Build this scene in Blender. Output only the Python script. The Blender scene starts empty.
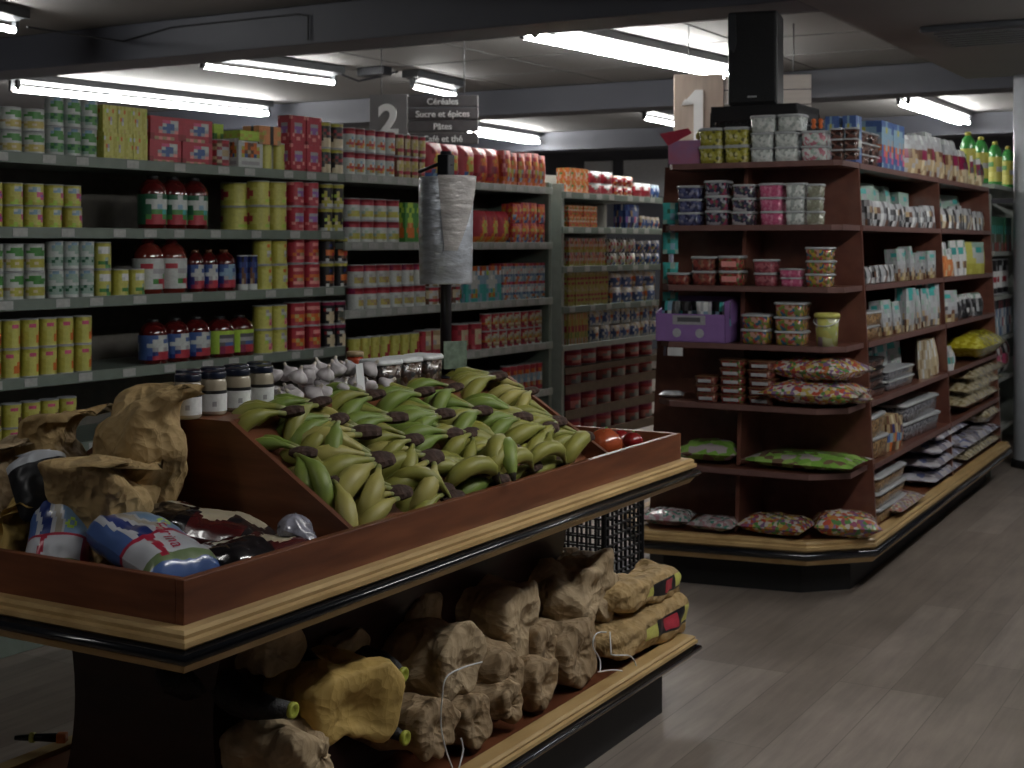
import bpy, bmesh, math, random
from mathutils import Vector, Matrix, noise
from mathutils.bvhtree import BVHTree
random.seed(7)
PI = math.pi
C = bpy.context.scene.collection
# ------------------------------------------------------------------ camera model (eye 1.55 m, heading 30 deg left of +Y)
FOC = 1400.0; HZ = 244.0; EYE = 1.55
Fv = Vector((-.5, .8660254, 0)); Rv = Vector((.8660254, .5, 0))
def Pz(px, py, z):
    d = (EYE-z)*FOC/(py-HZ); return d*Fv + (px-512)/FOC*d*Rv + Vector((0, 0, z))
def Px(px, py, X):
    r = (px-512)/FOC; y = X*(.8660254+.5*r)/(.8660254*r-.5); d = -.5*X+.8660254*y
    return Vector((X, y, EYE-(py-HZ)/FOC*d))
def Py(px, py, Y):
    r = (px-512)/FOC; x = Y*(.8660254*r-.5)/(.8660254+.5*r); d = -.5*x+.8660254*Y
    return Vector((x, Y, EYE-(py-HZ)/FOC*d))
def depth(v): return -.5*v[0]+.8660254*v[1]
# ------------------------------------------------------------------ materials
_M = {}
def mat(name, col, rough=.5, var=.12, scale=20, metal=0, bump=0, coat=0, emit=None, alpha=None, stretch=None, col2=None, trans=0):
    if name in _M: return _M[name]
    m = bpy.data.materials.new(name); m.use_nodes = True
    nt = m.node_tree; N = nt.nodes; L = nt.links; b = N['Principled BSDF']
    tc = N.new('ShaderNodeTexCoord'); mp = N.new('ShaderNodeMapping'); L.new(tc.outputs['Object'], mp.inputs[0])
    if stretch: mp.inputs['Scale'].default_value = stretch
    nz = N.new('ShaderNodeTexNoise'); nz.inputs['Scale'].default_value = scale; nz.inputs['Detail'].default_value = 5
    L.new(mp.outputs[0], nz.inputs['Vector'])
    rp = N.new('ShaderNodeValToRGB'); rp.color_ramp.elements[0].position = .3; rp.color_ramp.elements[1].position = .7
    c2 = col2 or [min(1, c*(1+var)) for c in col]
    rp.color_ramp.elements[0].color = (*[c*(1-var) for c in col], 1) if not col2 else (*col, 1)
    rp.color_ramp.elements[1].color = (*c2, 1)
    L.new(nz.outputs['Fac'], rp.inputs[0]); L.new(rp.outputs[0], b.inputs['Base Color'])
    b.inputs['Roughness'].default_value = rough; b.inputs['Metallic'].default_value = metal
    b.inputs['Coat Weight'].default_value = coat; b.inputs['Transmission Weight'].default_value = trans
    if bump:
        bp = N.new('ShaderNodeBump'); bp.inputs['Strength'].default_value = bump; bp.inputs['Distance'].default_value = .01
        L.new(nz.outputs['Fac'], bp.inputs['Height']); L.new(bp.outputs[0], b.inputs['Normal'])
    if emit: b.inputs['Emission Color'].default_value = (*emit[:3], 1); b.inputs['Emission Strength'].default_value = emit[3]
    if alpha is not None: b.inputs['Alpha'].default_value = alpha
    _M[name] = m; return m
def bits(name, cols, scale=60, rough=.25, coat=.6):
    """small pieces of sweets, nuts or the like seen through clear film"""
    if name in _M: return _M[name]
    m = bpy.data.materials.new(name); m.use_nodes = True
    nt = m.node_tree; N = nt.nodes; L = nt.links; b = N['Principled BSDF']
    tc = N.new('ShaderNodeTexCoord'); vo = N.new('ShaderNodeTexVoronoi'); vo.inputs['Scale'].default_value = scale
    L.new(tc.outputs['Object'], vo.inputs['Vector'])
    sp = N.new('ShaderNodeSeparateColor'); L.new(vo.outputs['Color'], sp.inputs[0])
    rp = N.new('ShaderNodeValToRGB'); rp.color_ramp.interpolation = 'CONSTANT'
    e = rp.color_ramp.elements
    while len(e) < len(cols): e.new(.5)
    for i, c in enumerate(cols): e[i].position = i/len(cols); e[i].color = (*c, 1)
    L.new(sp.outputs[0], rp.inputs[0])
    L.new(rp.outputs[0], b.inputs['Base Color'])
    bp = N.new('ShaderNodeBump'); bp.inputs['Strength'].default_value = .5; bp.inputs['Distance'].default_value = .004; bp.invert = True
    L.new(vo.outputs['Distance'], bp.inputs['Height']); L.new(bp.outputs[0], b.inputs['Normal'])
    b.inputs['Roughness'].default_value = rough; b.inputs['Coat Weight'].default_value = coat
    _M[name] = m; return m
PAL = dict(w=(.53,.57,.55), W=(.72,.74,.74), y=(.46,.44,.075), Y=(.55,.54,.13), e=(.50,.42,.12), r=(.42,.035,.055), R=(.24,.015,.025),
    o=(.62,.16,.03), O=(.70,.30,.12), g=(.07,.26,.06), G=(.02,.12,.06), L=(.42,.62,.08), b=(.06,.12,.32), B=(.015,.03,.17), l=(.24,.38,.50),
    k=(.012,.012,.014), n=(.14,.06,.03), c=(.62,.54,.36), p=(.60,.10,.22), P=(.28,.13,.42), t=(.05,.38,.36), s=(.42,.44,.46), m=(.22,.01,.06),
    a=(.30,.42,.36), d=(.09,.09,.10), i=(.75,.30,.28), h=(.36,.36,.38), T=(.40,.30,.17))
PN = dict(w='white', W='bright_white', y='yellow', Y='lemon', e='ochre', r='red', R='dark_red', o='orange', O='peach', g='green', G='dark_green',
    L='lime', b='blue', B='navy', l='light_blue', k='black', n='brown', c='cream', p='pink', P='purple', t='teal', s='silver', m='maroon', a='sage',
    d='charcoal', i='salmon', h='grey', T='tan')
def pm(ch): return mat('print_'+PN[ch], PAL[ch], rough=.42, var=.10, scale=90)
WOOD = mat('mahogany_laminate', (.085,.024,.010), rough=.42, scale=3, stretch=(1.2,1.2,9), col2=(.185,.062,.026), bump=.02)
WOODH = mat('mahogany_shelf', (.125,.045,.032), rough=.3, coat=.35, scale=3, stretch=(6,1.2,6), col2=(.175,.068,.045))
PINE = mat('pine_trim', (.40,.26,.105), rough=.4, scale=5, stretch=(3,1,9), col2=(.56,.39,.18))
BLKT = mat('black_bumper', (.007,.008,.011), rough=.2, coat=.5, var=.2)
KICK = mat('black_kick_board', (.012,.012,.013), rough=.6)
RACK = mat('grey_green_rack_paint', (.165,.205,.175), rough=.45, var=.08)
RACKL = mat('grey_rack_paint', (.30,.33,.30), rough=.4, var=.08)
RACKD = mat('dark_rack_panel', (.15,.14,.12), rough=.7)
TAG = mat('price_tag_card', (.40,.41,.40), rough=.6, scale=60, var=.12)
def paper(name, col, rough=.8, scale=14, var=.16, bump=.5):
    m = mat(name, col, rough, var, scale); nt = m.node_tree; N = nt.nodes; L = nt.links; b = N['Principled BSDF']
    tc = N.new('ShaderNodeTexCoord'); nz = N.new('ShaderNodeTexNoise'); nz.inputs['Scale'].default_value = 5; L.new(tc.outputs['Object'], nz.inputs['Vector'])
    mx = N.new('ShaderNodeMixRGB'); mx.blend_type = 'ADD'; mx.inputs[0].default_value = .12; L.new(tc.outputs['Object'], mx.inputs[1]); L.new(nz.outputs['Color'], mx.inputs[2])
    acc = None
    for sc, wt in ((11,1.0),(23,.5),(50,.2)):
        v = N.new('ShaderNodeTexVoronoi'); v.feature = 'F1'; v.inputs['Scale'].default_value = sc; L.new(mx.outputs[0], v.inputs['Vector'])
        a = N.new('ShaderNodeMath'); a.operation = 'MULTIPLY_ADD'; a.inputs[1].default_value = wt; L.new(v.outputs['Distance'], a.inputs[0])
        if acc: L.new(acc.outputs[0], a.inputs[2])
        else: a.inputs[2].default_value = 0
        acc = a
    bp = N.new('ShaderNodeBump'); bp.inputs['Strength'].default_value = .8; bp.inputs['Distance'].default_value = .030*bump/.5; L.new(acc.outputs[0], bp.inputs['Height']); L.new(bp.outputs[0], b.inputs['Normal'])
    return m
PAPER = paper('kraft_paper', (.42,.29,.13), rough=.8, scale=14, var=.16, bump=.5)
PAPERL = paper('pale_kraft_paper', (.40,.30,.18), rough=.8, scale=14, var=.16, bump=.5)
PAPERY = paper('mustard_kraft_paper', (.50,.34,.10), rough=.75, scale=12, var=.14, bump=.22)
PAPERD = paper('tan_sack_paper', (.31,.22,.125), rough=.8, scale=16, var=.2, bump=.5)
CLEAR = mat('clear_film', (.55,.57,.6), rough=.2, coat=.6, scale=60, var=.3)
FROST = mat('frosted_lid', (.42,.44,.46), rough=.35, coat=.3)
WHITEP = mat('white_plastic', (.62,.64,.65), rough=.4)
STEELB = mat('black_steel', (.010,.011,.015), rough=.4, metal=.3)
# ------------------------------------------------------------------ mesh builder
class MB:
    def __init__(s): s.v = []; s.f = []; s.m = []; s.mats = []; s.sm = []
    def mi(s, m):
        if m not in s.mats: s.mats.append(m)
        return s.mats.index(m)
    def add(s, vs, fs, m, smooth=False):
        o = len(s.v); s.v += [tuple(v) for v in vs]
        ms = m if isinstance(m, list) else [m]*len(fs)
        for f, mm in zip(fs, ms): s.f.append([o+i for i in f]); s.m.append(s.mi(mm)); s.sm.append(smooth)
        return s
    def box(s, x0, y0, z0, x1, y1, z1, m, bev=0):
        if bev > 0:
            bm = bmesh.new(); bmesh.ops.create_cube(bm, size=1)
            for v in bm.verts: v.co = Vector(((x0+x1)/2+v.co.x*(x1-x0), (y0+y1)/2+v.co.y*(y1-y0), (z0+z1)/2+v.co.z*(z1-z0)))
            bmesh.ops.bevel(bm, geom=bm.edges[:], offset=bev, segments=2, affect='EDGES', profile=.5)
            bm.verts.index_update()
            s.add([v.co[:] for v in bm.verts], [[v.index for v in f.verts] for f in bm.faces], m); bm.free(); return s
        v = [(x0,y0,z0),(x1,y0,z0),(x1,y1,z0),(x0,y1,z0),(x0,y0,z1),(x1,y0,z1),(x1,y1,z1),(x0,y1,z1)]
        return s.add(v, [[0,3,2,1],[4,5,6,7],[0,1,5,4],[1,2,6,5],[2,3,7,6],[3,0,4,7]], m)
    def prism(s, poly, z0, z1, m):          # poly CCW in xy
        n = len(poly); v = [(p[0],p[1],z0) for p in poly]+[(p[0],p[1],z1) for p in poly]
        return s.add(v, [list(range(n))[::-1], list(range(n,2*n))]+[[i,(i+1)%n,n+(i+1)%n,n+i] for i in range(n)], m)
    def slab(s, pts, off, m):               # planar 3D polygon extruded by vector off
        n = len(pts); off = Vector(off); v = [Vector(p) for p in pts]; v += [p+off for p in v]
        return s.add(v, [list(range(n))[::-1], list(range(n,2*n))]+[[i,(i+1)%n,n+(i+1)%n,n+i] for i in range(n)], m)
    def loft(s, rings, m, cap=(True,True), smooth=True, closed=True, matfn=None):
        n = len(rings[0]); o = len(s.v); s.v += [tuple(p) for r in rings for p in r]
        for i in range(len(rings)-1):
            for j in range(n if closed else n-1):
                k = (j+1)%n; s.f.append([o+i*n+j, o+i*n+k, o+(i+1)*n+k, o+(i+1)*n+j])
                s.m.append(s.mi(matfn(i,j) if matfn else m)); s.sm.append(smooth)
        if cap[0]: s.f.append([o+j for j in range(n)][::-1]); s.m.append(s.mi(matfn(0,0) if matfn else m)); s.sm.append(False)
        if cap[1]: s.f.append([o+(len(rings)-1)*n+j for j in range(n)]); s.m.append(s.mi(matfn(len(rings)-2,0) if matfn else m)); s.sm.append(False)
        return s
    def lathe(s, prof, m, seg=18, c=(0,0,0), cap=(True,True), smooth=True, matfn=None, sx=1, sy=1):
        return s.loft([[(c[0]+r*sx*math.cos(2*PI*j/seg), c[1]+r*sy*math.sin(2*PI*j/seg), c[2]+z) for j in range(seg)] for r, z in prof], m, cap, smooth, True, matfn)
    def tube(s, pts, r, m, seg=8, cap=(True,True), smooth=True):
        pts = [Vector(p) for p in pts]; rings = []; up = None
        for i, p in enumerate(pts):
            t = (pts[min(i+1,len(pts)-1)]-pts[max(i-1,0)]).normalized()
            if up is None: up = Vector((0,0,1)) if abs(t.z) < .9 else Vector((1,0,0))
            a = t.cross(up).normalized(); b = a.cross(t).normalized(); up = b
            rr = r[i] if isinstance(r, (list,tuple)) else r
            rings.append([p + rr*(math.cos(2*PI*j/seg)*a + math.sin(2*PI*j/seg)*b) for j in range(seg)])
        return s.loft([r_[::-1] for r_ in rings], m, cap, smooth)
    def mesh(s, name):
        me = bpy.data.meshes.new(name); me.from_pydata(s.v, [], s.f)
        for m in s.mats: me.materials.append(m)
        me.polygons.foreach_set('material_index', s.m); me.polygons.foreach_set('use_smooth', s.sm); me.update(); me.validate(); return me
    def obj(s, name, parent=None): return link(name, s.mesh(name), parent)
def link(name, me, parent=None, loc=None, rz=0):
    o = bpy.data.objects.new(name, me); C.objects.link(o)
    if parent: o.parent = parent
    if loc is not None: o.location = loc
    if rz: o.rotation_euler = (0,0,rz)
    return o
LABELS = set()
PROB = []
def tag(o, label, cat, group=None):
    if label in LABELS or not 4 <= len(label.split()) <= 16: PROB.append(label); print('LABELPROB', label)
    LABELS.add(label); o['label'] = label; o['category'] = cat
    if group: o['group'] = group
    return o
def thing(name, label, cat, loc=(0,0,0), rz=0, group=None):
    o = link(name, None, None, loc, rz); o.empty_display_size = .1
    return tag(o, label, cat, group)
def struct(mb, name):
    o = mb.obj(name); o['kind'] = 'structure'; return o
def move(o, loc, rz=0): o.location = loc; o.rotation_euler = (0,0,rz); return o
ORD = 'first second third fourth fifth sixth seventh eighth ninth tenth eleventh twelfth thirteenth fourteenth'.split()
# ------------------------------------------------------------------ local frames
class Frame:
    def __init__(s, O, ang): s.O = Vector((O[0],O[1],0)); s.a = ang; s.M = Matrix.Translation(s.O) @ Matrix.Rotation(ang, 4, 'Z')
    def w(s, x, y, z=0): return s.M @ Vector((x,y,z))
    def py(s, px, x):      # local y where the line local-x = x projects to column px
        p = s.w(x,0); u = (s.w(x,1)-p); r = (px-512)/FOC
        return (r*p.dot(Fv)-p.dot(Rv))/(u.dot(Rv)-r*u.dot(Fv))
    def px(s, px, y):
        p = s.w(0,y); u = (s.w(1,y)-p); r = (px-512)/FOC
        return (r*p.dot(Fv)-p.dot(Rv))/(u.dot(Rv)-r*u.dot(Fv))
# ------------------------------------------------------------------ product meshes: front faces -Y, base centre at origin
def art_rows(art): return art.split('/')
def can_mesh(name, w, h, art, rim=True):
    rows = art_rows(art); nr = len(rows); r = w/2; mb = MB(); S = pm('s'); seg = 16
    z0, z1 = .04*h, .96*h
    prof = [(r*.94,0),(r*1.0,z0*.6),(r*.97,z0)] + [(r*.97, z0+(z1-z0)*i/nr) for i in range(1,nr+1)] + [(r*1.0,z1+.01*h),(r*.95,h),(r*.90,h*.985)]
    def mf(i, j):
        if i < 2 or i >= 2+nr: return S
        row = rows[nr-1-(i-2)]; a = (j+4+.0)%16      # front (-Y) is j=12
        return pm(row[int(a/16*2*len(row)+len(row)/2) % len(row)])
    mb.lathe(prof, S, seg, matfn=mf); return mb.mesh(name)
def box_mesh(name, w, d, h, art, bulge=0, topc=None):
    rows = art_rows(art); nr = len(rows); nc = len(rows[0]); mb = MB()
    def face(fn):
        vs = [fn(i/nc, j/nr) for j in range(nr+1) for i in range(nc+1)]
        fs = []; ms = []
        for j in range(nr):
            for i in range(nc):
                a = j*(nc+1)+i; fs.append([a,a+1,a+nc+2,a+nc+1]); ms.append(pm(rows[nr-1-j][i]))
        mb.add(vs, fs, ms, smooth=bulge > 0)
    B = lambda u, v: bulge*d*16*u*(1-u)*v*(1-v)
    face(lambda u, v: (-w/2+u*w, -d/2-B(u,v), v*h)); face(lambda u, v: (w/2, -d/2+u*d, v*h))
    face(lambda u, v: (w/2-u*w, d/2+B(u,v), v*h)); face(lambda u, v: (-w/2, d/2-u*d, v*h))
    t = pm(topc or rows[0][nc//2])
    mb.add([(-w/2,-d/2,h),(w/2,-d/2,h),(w/2,d/2,h),(-w/2,d/2,h)], [[0,1,2,3]], t)
    mb.add([(-w/2,-d/2,0),(w/2,-d/2,0),(w/2,d/2,0),(-w/2,d/2,0)], [[3,2,1,0]], t)
    return mb.mesh(name)
def packet_mesh(name, w, d, h, art, seed=0, matr=None, lie=False):
    """pillow-shaped film packet: two puffed sheets meeting in crimped seams"""
    rows = art_rows(art) if art else None; nc, nr = 10, 10; mb = MB(); rnd = random.Random(seed)
    ox = rnd.uniform(0, 50)
    def p(u, v, sgn):
        e = (max(0, 1-abs(2*u-1)**3.0))**.5 * (max(0, 1-abs(2*v-1)**2.6))**.6
        cr = .12*noise.noise(Vector((u*5+ox, v*5, sgn)))
        x = (-.5+u)*w*(1-.06*math.sin(v*PI)); y = sgn*d/2*e*(1+cr*2); z = v*h
        x += .02*w*noise.noise(Vector((v*6+ox, 3, u*2)))
        return (x, y, z)
    for sgn in (-1, 1):
        vs = [p(i/nc, j/nr, sgn) for j in range(nr+1) for i in range(nc+1)]; fs = []; ms = []
        for j in range(nr):
            for i in range(nc):
                a = j*(nc+1)+i; q = [a,a+1,a+nc+2,a+nc+1]; fs.append(q if sgn < 0 else q[::-1])
                if rows: 
                    rr = rows[min(len(rows)-1, int((nr-1-j)/nr*len(rows)))]; ch = rr[min(len(rr)-1, int(i/nc*len(rr)))]
                    ms.append(matr if ch == '*' else pm(ch))
                else: ms.append(matr)
        if lie: vs = [(x, z-h/2, y+d/2*.9) for x, y, z in vs]; fs = [f[::-1] for f in fs]
        mb.add(vs, fs, ms, smooth=True)
    return mb.mesh(name)
def rrect(w, d, r, n=3):
    pts = []
    for cx, cy, a0 in ((w/2-r,d/2-r,0),(-w/2+r,d/2-r,PI/2),(-w/2+r,-d/2+r,PI),(w/2-r,-d/2+r,1.5*PI)):
        for k in range(n+1): a = a0+PI/2*k/n; pts.append((cx+r*math.cos(a), cy+r*math.sin(a)))
    return pts
def tub_meshes(name, w, d, h, body, lid=None, round_=False, lab=None):
    """tapered deli tub and its separate snap-on lid"""
    def ring(s, z): 
        pts = rrect(w*s, d*s, min(w,d)*(.46*s if round_ else .18*s)); return [(x,y,z) for x, y in pts]
    mb = MB(); mb.loft([ring(.84,0), ring(.87,.02*h), ring(.94,.86*h)], body)
    if lab: mb.add([(-w*.30,-d*.435-.004,h*.25),(w*.30,-d*.435-.004,h*.25),(w*.30,-d*.457-.004,h*.62),(-w*.30,-d*.457-.004,h*.62)], [[0,1,2,3]], lab)
    lb = MB(); lb.loft([ring(1.0,.83*h), ring(1.0,.93*h), ring(.96,.95*h), ring(.93,1.0*h), ring(.9,.99*h)], lid or FROST)
    return mb.mesh(name), lb.mesh('lid')
def bottle_meshes(w, h, liquid, lab, art=None, cap='R'):
    r = w/2; b = MB()
    b.lathe([(r*.88,0),(r,.03*h),(r,.66*h),(r*.97,.73*h),(r*.88,.80*h),(r*.68,.87*h),(r*.42,.92*h),(r*.34,.94*h)], liquid, 16)
    c = MB(); c.lathe([(r*.40,.92*h),(r*.40,.99*h),(r*.34,h)], pm(cap), 12)
    l = MB(); rows = art_rows(art); nr = len(rows)
    def mf(i, j): row = rows[nr-1-min(i,nr-1)]; return pm(row[int(((j+4)%16)/16*2*len(row)+len(row)/2) % len(row)])
    l.lathe([(r*1.015, .10*h+.55*h*i/nr) for i in range(nr+1)], None, 16, cap=(False,False), matfn=mf)
    return b.mesh('bottle_body'), c.mesh('cap'), l.mesh('label')
JUICE = mat('red_juice', (.09,.008,.008), rough=.12, coat=.8, var=.3)
def ladj(i, n):
    return {1:[''],2:['lower layer','upper layer'],3:['bottom layer','middle layer','top layer'],4:['bottom layer','second layer','third layer','top layer'],
            5:['bottom layer','second layer','third layer','fourth layer','top layer']}[n][i]
def run(fr, axis, fixed, z, p0, p1, n, layers, hpx, kind, art, name, desc, cat, where, group, d=None, fill=.9, jit=.003, skip=(), **kw):
    """a counted run of one product between two picture columns on one shelf; its spacing comes from the shelf itself"""
    back = kw.pop('back', 0); loose = kw.pop('loose', 0)
    sh_ = .045+back if fr is LF else 0
    if axis == 'y': s0, s1 = fr.py(p0, fixed-sh_), fr.py(p1, fixed-sh_); mid = fr.w(fixed,(s0+s1)/2); rz = fr.a+PI/2
    else: s0, s1 = fr.px(p0, fixed), fr.px(p1, fixed); mid = fr.w((s0+s1)/2, fixed); rz = fr.a
    if fr is LF and 540 < p1 < 553: s1 = min(s1, sB1-.05)
    if fr is LF and p1 > 655: s1 = min(s1, sC1-.01)
    if fr is LF and 555 < p0 < 570: s0 = max(s0, sC0+.042)
    pitch = (s1-s0)/n; w = pitch*fill; h = hpx*depth(mid)/FOC/layers; dd = d or w
    if kind == 'can': meshes = [can_mesh(name, w, h*.995, art)]
    elif kind == 'box': meshes = [box_mesh(name, w, dd, h*.995, art, topc=kw.get('topc'))]
    elif kind == 'bag': meshes = [box_mesh(name, w, dd, h, art, bulge=.22)]
    elif kind == 'packet': meshes = [packet_mesh(name, w*.99, dd, h, art, seed=int(p0), matr=kw.get('m'))]
    elif kind == 'tub': meshes = list(tub_meshes('tub_body', w, dd, h, kw['m'], kw.get('lid'), kw.get('round_', False), kw.get('lab')))
    elif kind == 'bottle': meshes = list(bottle_meshes(w, h, kw.get('m', JUICE), None, art, kw.get('cap','R')))
    if kind in ('box','bag') and n > 2:
        alts = [meshes[0]]
        for k_ in (1, 2):
            rr_ = art_rows(art); rr_ = [r_[k_*2 % len(r_):]+r_[:k_*2 % len(r_)] if 0 < q_ < len(rr_)-1 else r_ for q_, r_ in enumerate(rr_)]
            alts.append(box_mesh(name, w, dd, h*(.995 if kind == 'box' else 1-.04*k_), '/'.join(rr_), bulge=.22 if kind == 'bag' else 0, topc=kw.get('topc')))
    else: alts = None
    out = []
    for l in range(layers):
        for i in range(n):
            if (i, l) in skip: continue
            s = s0+(i+.5)*pitch; off = dd/2+.004+back
            q = fr.w(fixed-off, s, z+l*h) if axis == 'y' else fr.w(s, fixed+off, z+l*h)
            q.x += random.uniform(-jit,jit); q.y += random.uniform(-jit,jit)
            bits_ = [desc]
            if n > 1: bits_.append(('leftmost' if i == 0 else 'rightmost' if i == n-1 else ORD[i]+' from left') if n > 2 else ('left one','right one')[i])
            if layers > 1: bits_.append(ladj(l, layers))
            bits_.append(where); lb = ', '.join(bits_)
            for u_, v_ in ((' layer,', ','), (' from left,', ','), (' half hidden', ''), (' behind bag roll', ' behind roll'), (' with', ',')):
                if len(lb.split()) > 16: lb = lb.replace(u_, v_)
            a = rz+random.uniform(-.05,.05)*(kind != 'box')+(random.uniform(-.35,.35) if kind == 'can' else 0)
            if alts: meshes = [random.choice(alts)]
            if loose: a += random.uniform(-loose,loose)
            if len(meshes) == 1: o = link(name, meshes[0], None, q, a); o.scale.z = 1-random.random()*loose*.7; o.rotation_euler.x = -random.random()*loose*.5; tag(o, lb, cat, group if n*layers > 1 else None)
            else:
                o = thing(name, lb, cat, q, a, group if n*layers > 1 else None)
                for me in meshes: link(me.name.split('.')[0], me, o)
            out.append(o)
    return out
# ================================================================== room
CEIL = 2.95; SOF = 2.72
def floor_mat():
    m = bpy.data.materials.new('vinyl_plank'); m.use_nodes = True; nt = m.node_tree; N = nt.nodes; L = nt.links; b = N['Principled BSDF']
    tc = N.new('ShaderNodeTexCoord'); mp = N.new('ShaderNodeMapping'); mp.inputs['Rotation'].default_value = (0,0,PI/2); L.new(tc.outputs['Object'], mp.inputs[0])
    br = N.new('ShaderNodeTexBrick'); L.new(mp.outputs[0], br.inputs['Vector']); br.offset = .37; br.offset_frequency = 3
    for k, v in (('Scale',1),('Brick Width',1.22),('Row Height',.185),('Mortar Size',.0022),('Mortar Smooth',.3),('Bias',0)): br.inputs[k].default_value = v
    br.inputs['Color1'].default_value = (.205,.170,.145,1); br.inputs['Color2'].default_value = (.285,.243,.213,1); br.inputs['Mortar'].default_value = (.16,.135,.117,1)
    m2 = N.new('ShaderNodeMapping'); m2.inputs['Scale'].default_value = (9,.9,1); L.new(tc.outputs['Object'], m2.inputs[0])
    nz = N.new('ShaderNodeTexNoise'); nz.inputs['Scale'].default_value = 2.2; nz.inputs['Detail'].default_value = 8; nz.inputs['Roughness'].default_value = .65; L.new(m2.outputs[0], nz.inputs['Vector'])
    n3 = N.new('ShaderNodeTexNoise'); n3.inputs['Scale'].default_value = 2.5; n3.inputs['Detail'].default_value = 4; L.new(tc.outputs['Object'], n3.inputs['Vector'])
    r1 = N.new('ShaderNodeMapRange'); r1.inputs[1].default_value = .3; r1.inputs[2].default_value = .7; r1.inputs[3].default_value = .78; r1.inputs[4].default_value = 1.22; L.new(nz.outputs['Fac'], r1.inputs[0])
    r2 = N.new('ShaderNodeMapRange'); r2.inputs[1].default_value = .3; r2.inputs[2].default_value = .7; r2.inputs[3].default_value = .88; r2.inputs[4].default_value = 1.15; L.new(n3.outputs['Fac'], r2.inputs[0])
    mm = N.new('ShaderNodeMath'); mm.operation = 'MULTIPLY'; L.new(r1.outputs[0], mm.inputs[0]); L.new(r2.outputs[0], mm.inputs[1])
    vm = N.new('ShaderNodeVectorMath'); vm.operation = 'SCALE'; L.new(br.outputs['Color'], vm.inputs[0]); L.new(mm.outputs[0], vm.inputs['Scale'])
    L.new(vm.outputs[0], b.inputs['Base Color']); b.inputs['Roughness'].default_value = .42
    bp = N.new('ShaderNodeBump'); bp.inputs['Strength'].default_value = .15; bp.inputs['Distance'].default_value = .004; L.new(nz.outputs['Fac'], bp.inputs['Height']); L.new(bp.outputs[0], b.inputs['Normal'])
    return m
X0, X1, Y0, Y1 = -12.0, 2.6, -3.5, 19.0
mb = MB(); mb.box(X0-.1,Y0-.1,-.1,X1+.1,Y1+.1,0,floor_mat()); struct(mb,'floor')
CEILM = mat('painted_ceiling', (.155,.15,.147), rough=.7, scale=.8, var=.12)
BEAMM = mat('blue_grey_beam_paint', (.070,.074,.092), rough=.6, var=.08, scale=2)
WALLM = mat('grey_wall_paint', (.10,.105,.125), rough=.7, var=.06, scale=2)
SOFM = mat('soffit_paint', (.15,.145,.145), rough=.7, var=.08, scale=1)
mb = MB(); mb.box(X0-.1,Y0-.1,CEIL,X1+.1,Y1+.1,CEIL+.1,CEILM); struct(mb,'ceiling')
for nm, b in (('wall_left',(X0-.1,Y0,0,X0,Y1,CEIL)),('wall_right',(X1,Y0,0,X1+.1,Y1,CEIL)),('wall_back',(X0,Y1,0,X1,Y1+.1,CEIL)),('wall_front',(X0,Y0-.1,0,X1,Y0,CEIL))):
    mb = MB(); mb.box(*b, WALLM); struct(mb, nm)
i = 0
for y in (1.7, 6.5, 10.95, 15.4):
    i += 1; mb = MB(); mb.box(X0,y,SOF,-2.17 if y < 10 else X1,y+.36,CEIL,BEAMM,bev=.008); struct(mb, 'trim_%d'%i)
mb = MB(); mb.box(-2.17,Y0,SOF,X1,10.2,CEIL,SOFM); struct(mb,'trim_5')
# ceiling tile joints over the second bay
mb = MB()
JM = mat('ceiling_joint', (.10,.10,.10), rough=.8)
for y in (7.3, 8.2, 9.1, 10.0): mb.box(-7,y,CEIL-.004,-2.2,y+.012,CEIL,JM)
for x in (-6.2,-5.3,-4.4,-3.5,-2.6): mb.box(x,6.65,CEIL-.004,x+.012,10.9,CEIL,JM)
struct(mb,'trim_6')
# pale wall panels and dark cabinet on the far wall
mb = MB(); WP = mat('pale_panel', (.72,.76,.80), rough=.6, var=.05)
for a, b in ((585,612),(624,668)):
    p = Py(a,160,Y1-.03); q = Py(b,160,Y1-.03); mb.box(p.x,Y1-.05,2.25,q.x,Y1,2.8,WP)
struct(mb,'trim_7')
# ------------------------------------------------------------------ tube lights
def tube_light(a, b, label, twin=True, ceil=CEIL, power=14, drop=.13, drawn=True):
    a = Vector((a[0],a[1],0)); b = Vector((b[0],b[1],0)); L = (b-a).length; ang = math.atan2(b.y-a.y, b.x-a.x)
    t = thing('fluorescent_light', label, 'light', (a.x, a.y, ceil), ang)
    hous = mat('fixture_housing', (.05,.055,.06), rough=.5); 
    mb = MB(); mb.box(-.06,-.075,-.06,L+.06,.075,-.001,hous,bev=.006)
    mb.slab([(0,-.075,-.06),(0,.075,-.06),(0,.03,-.078),(0,-.03,-.078)], (L,0,0), hous); mb.obj('housing', t)
    em = mat('lit_tube_%d'%int(power*10), (.8,.85,.85), emit=(1.0,.985,.95,power*2.3), var=0)
    for y in ((-.045,.045) if twin else (0,)):
        mb = MB(); mb.tube([(.0,y,-drop),(L,y,-drop)], .018, em, 10); tb = mb.obj('tube', t)
        for x in (-.03, L+.0): mb = MB(); mb.box(x,y-.016,-drop-.016,x+.03,y+.016,-.06,hous); mb.obj('lamp_holder', t)
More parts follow.
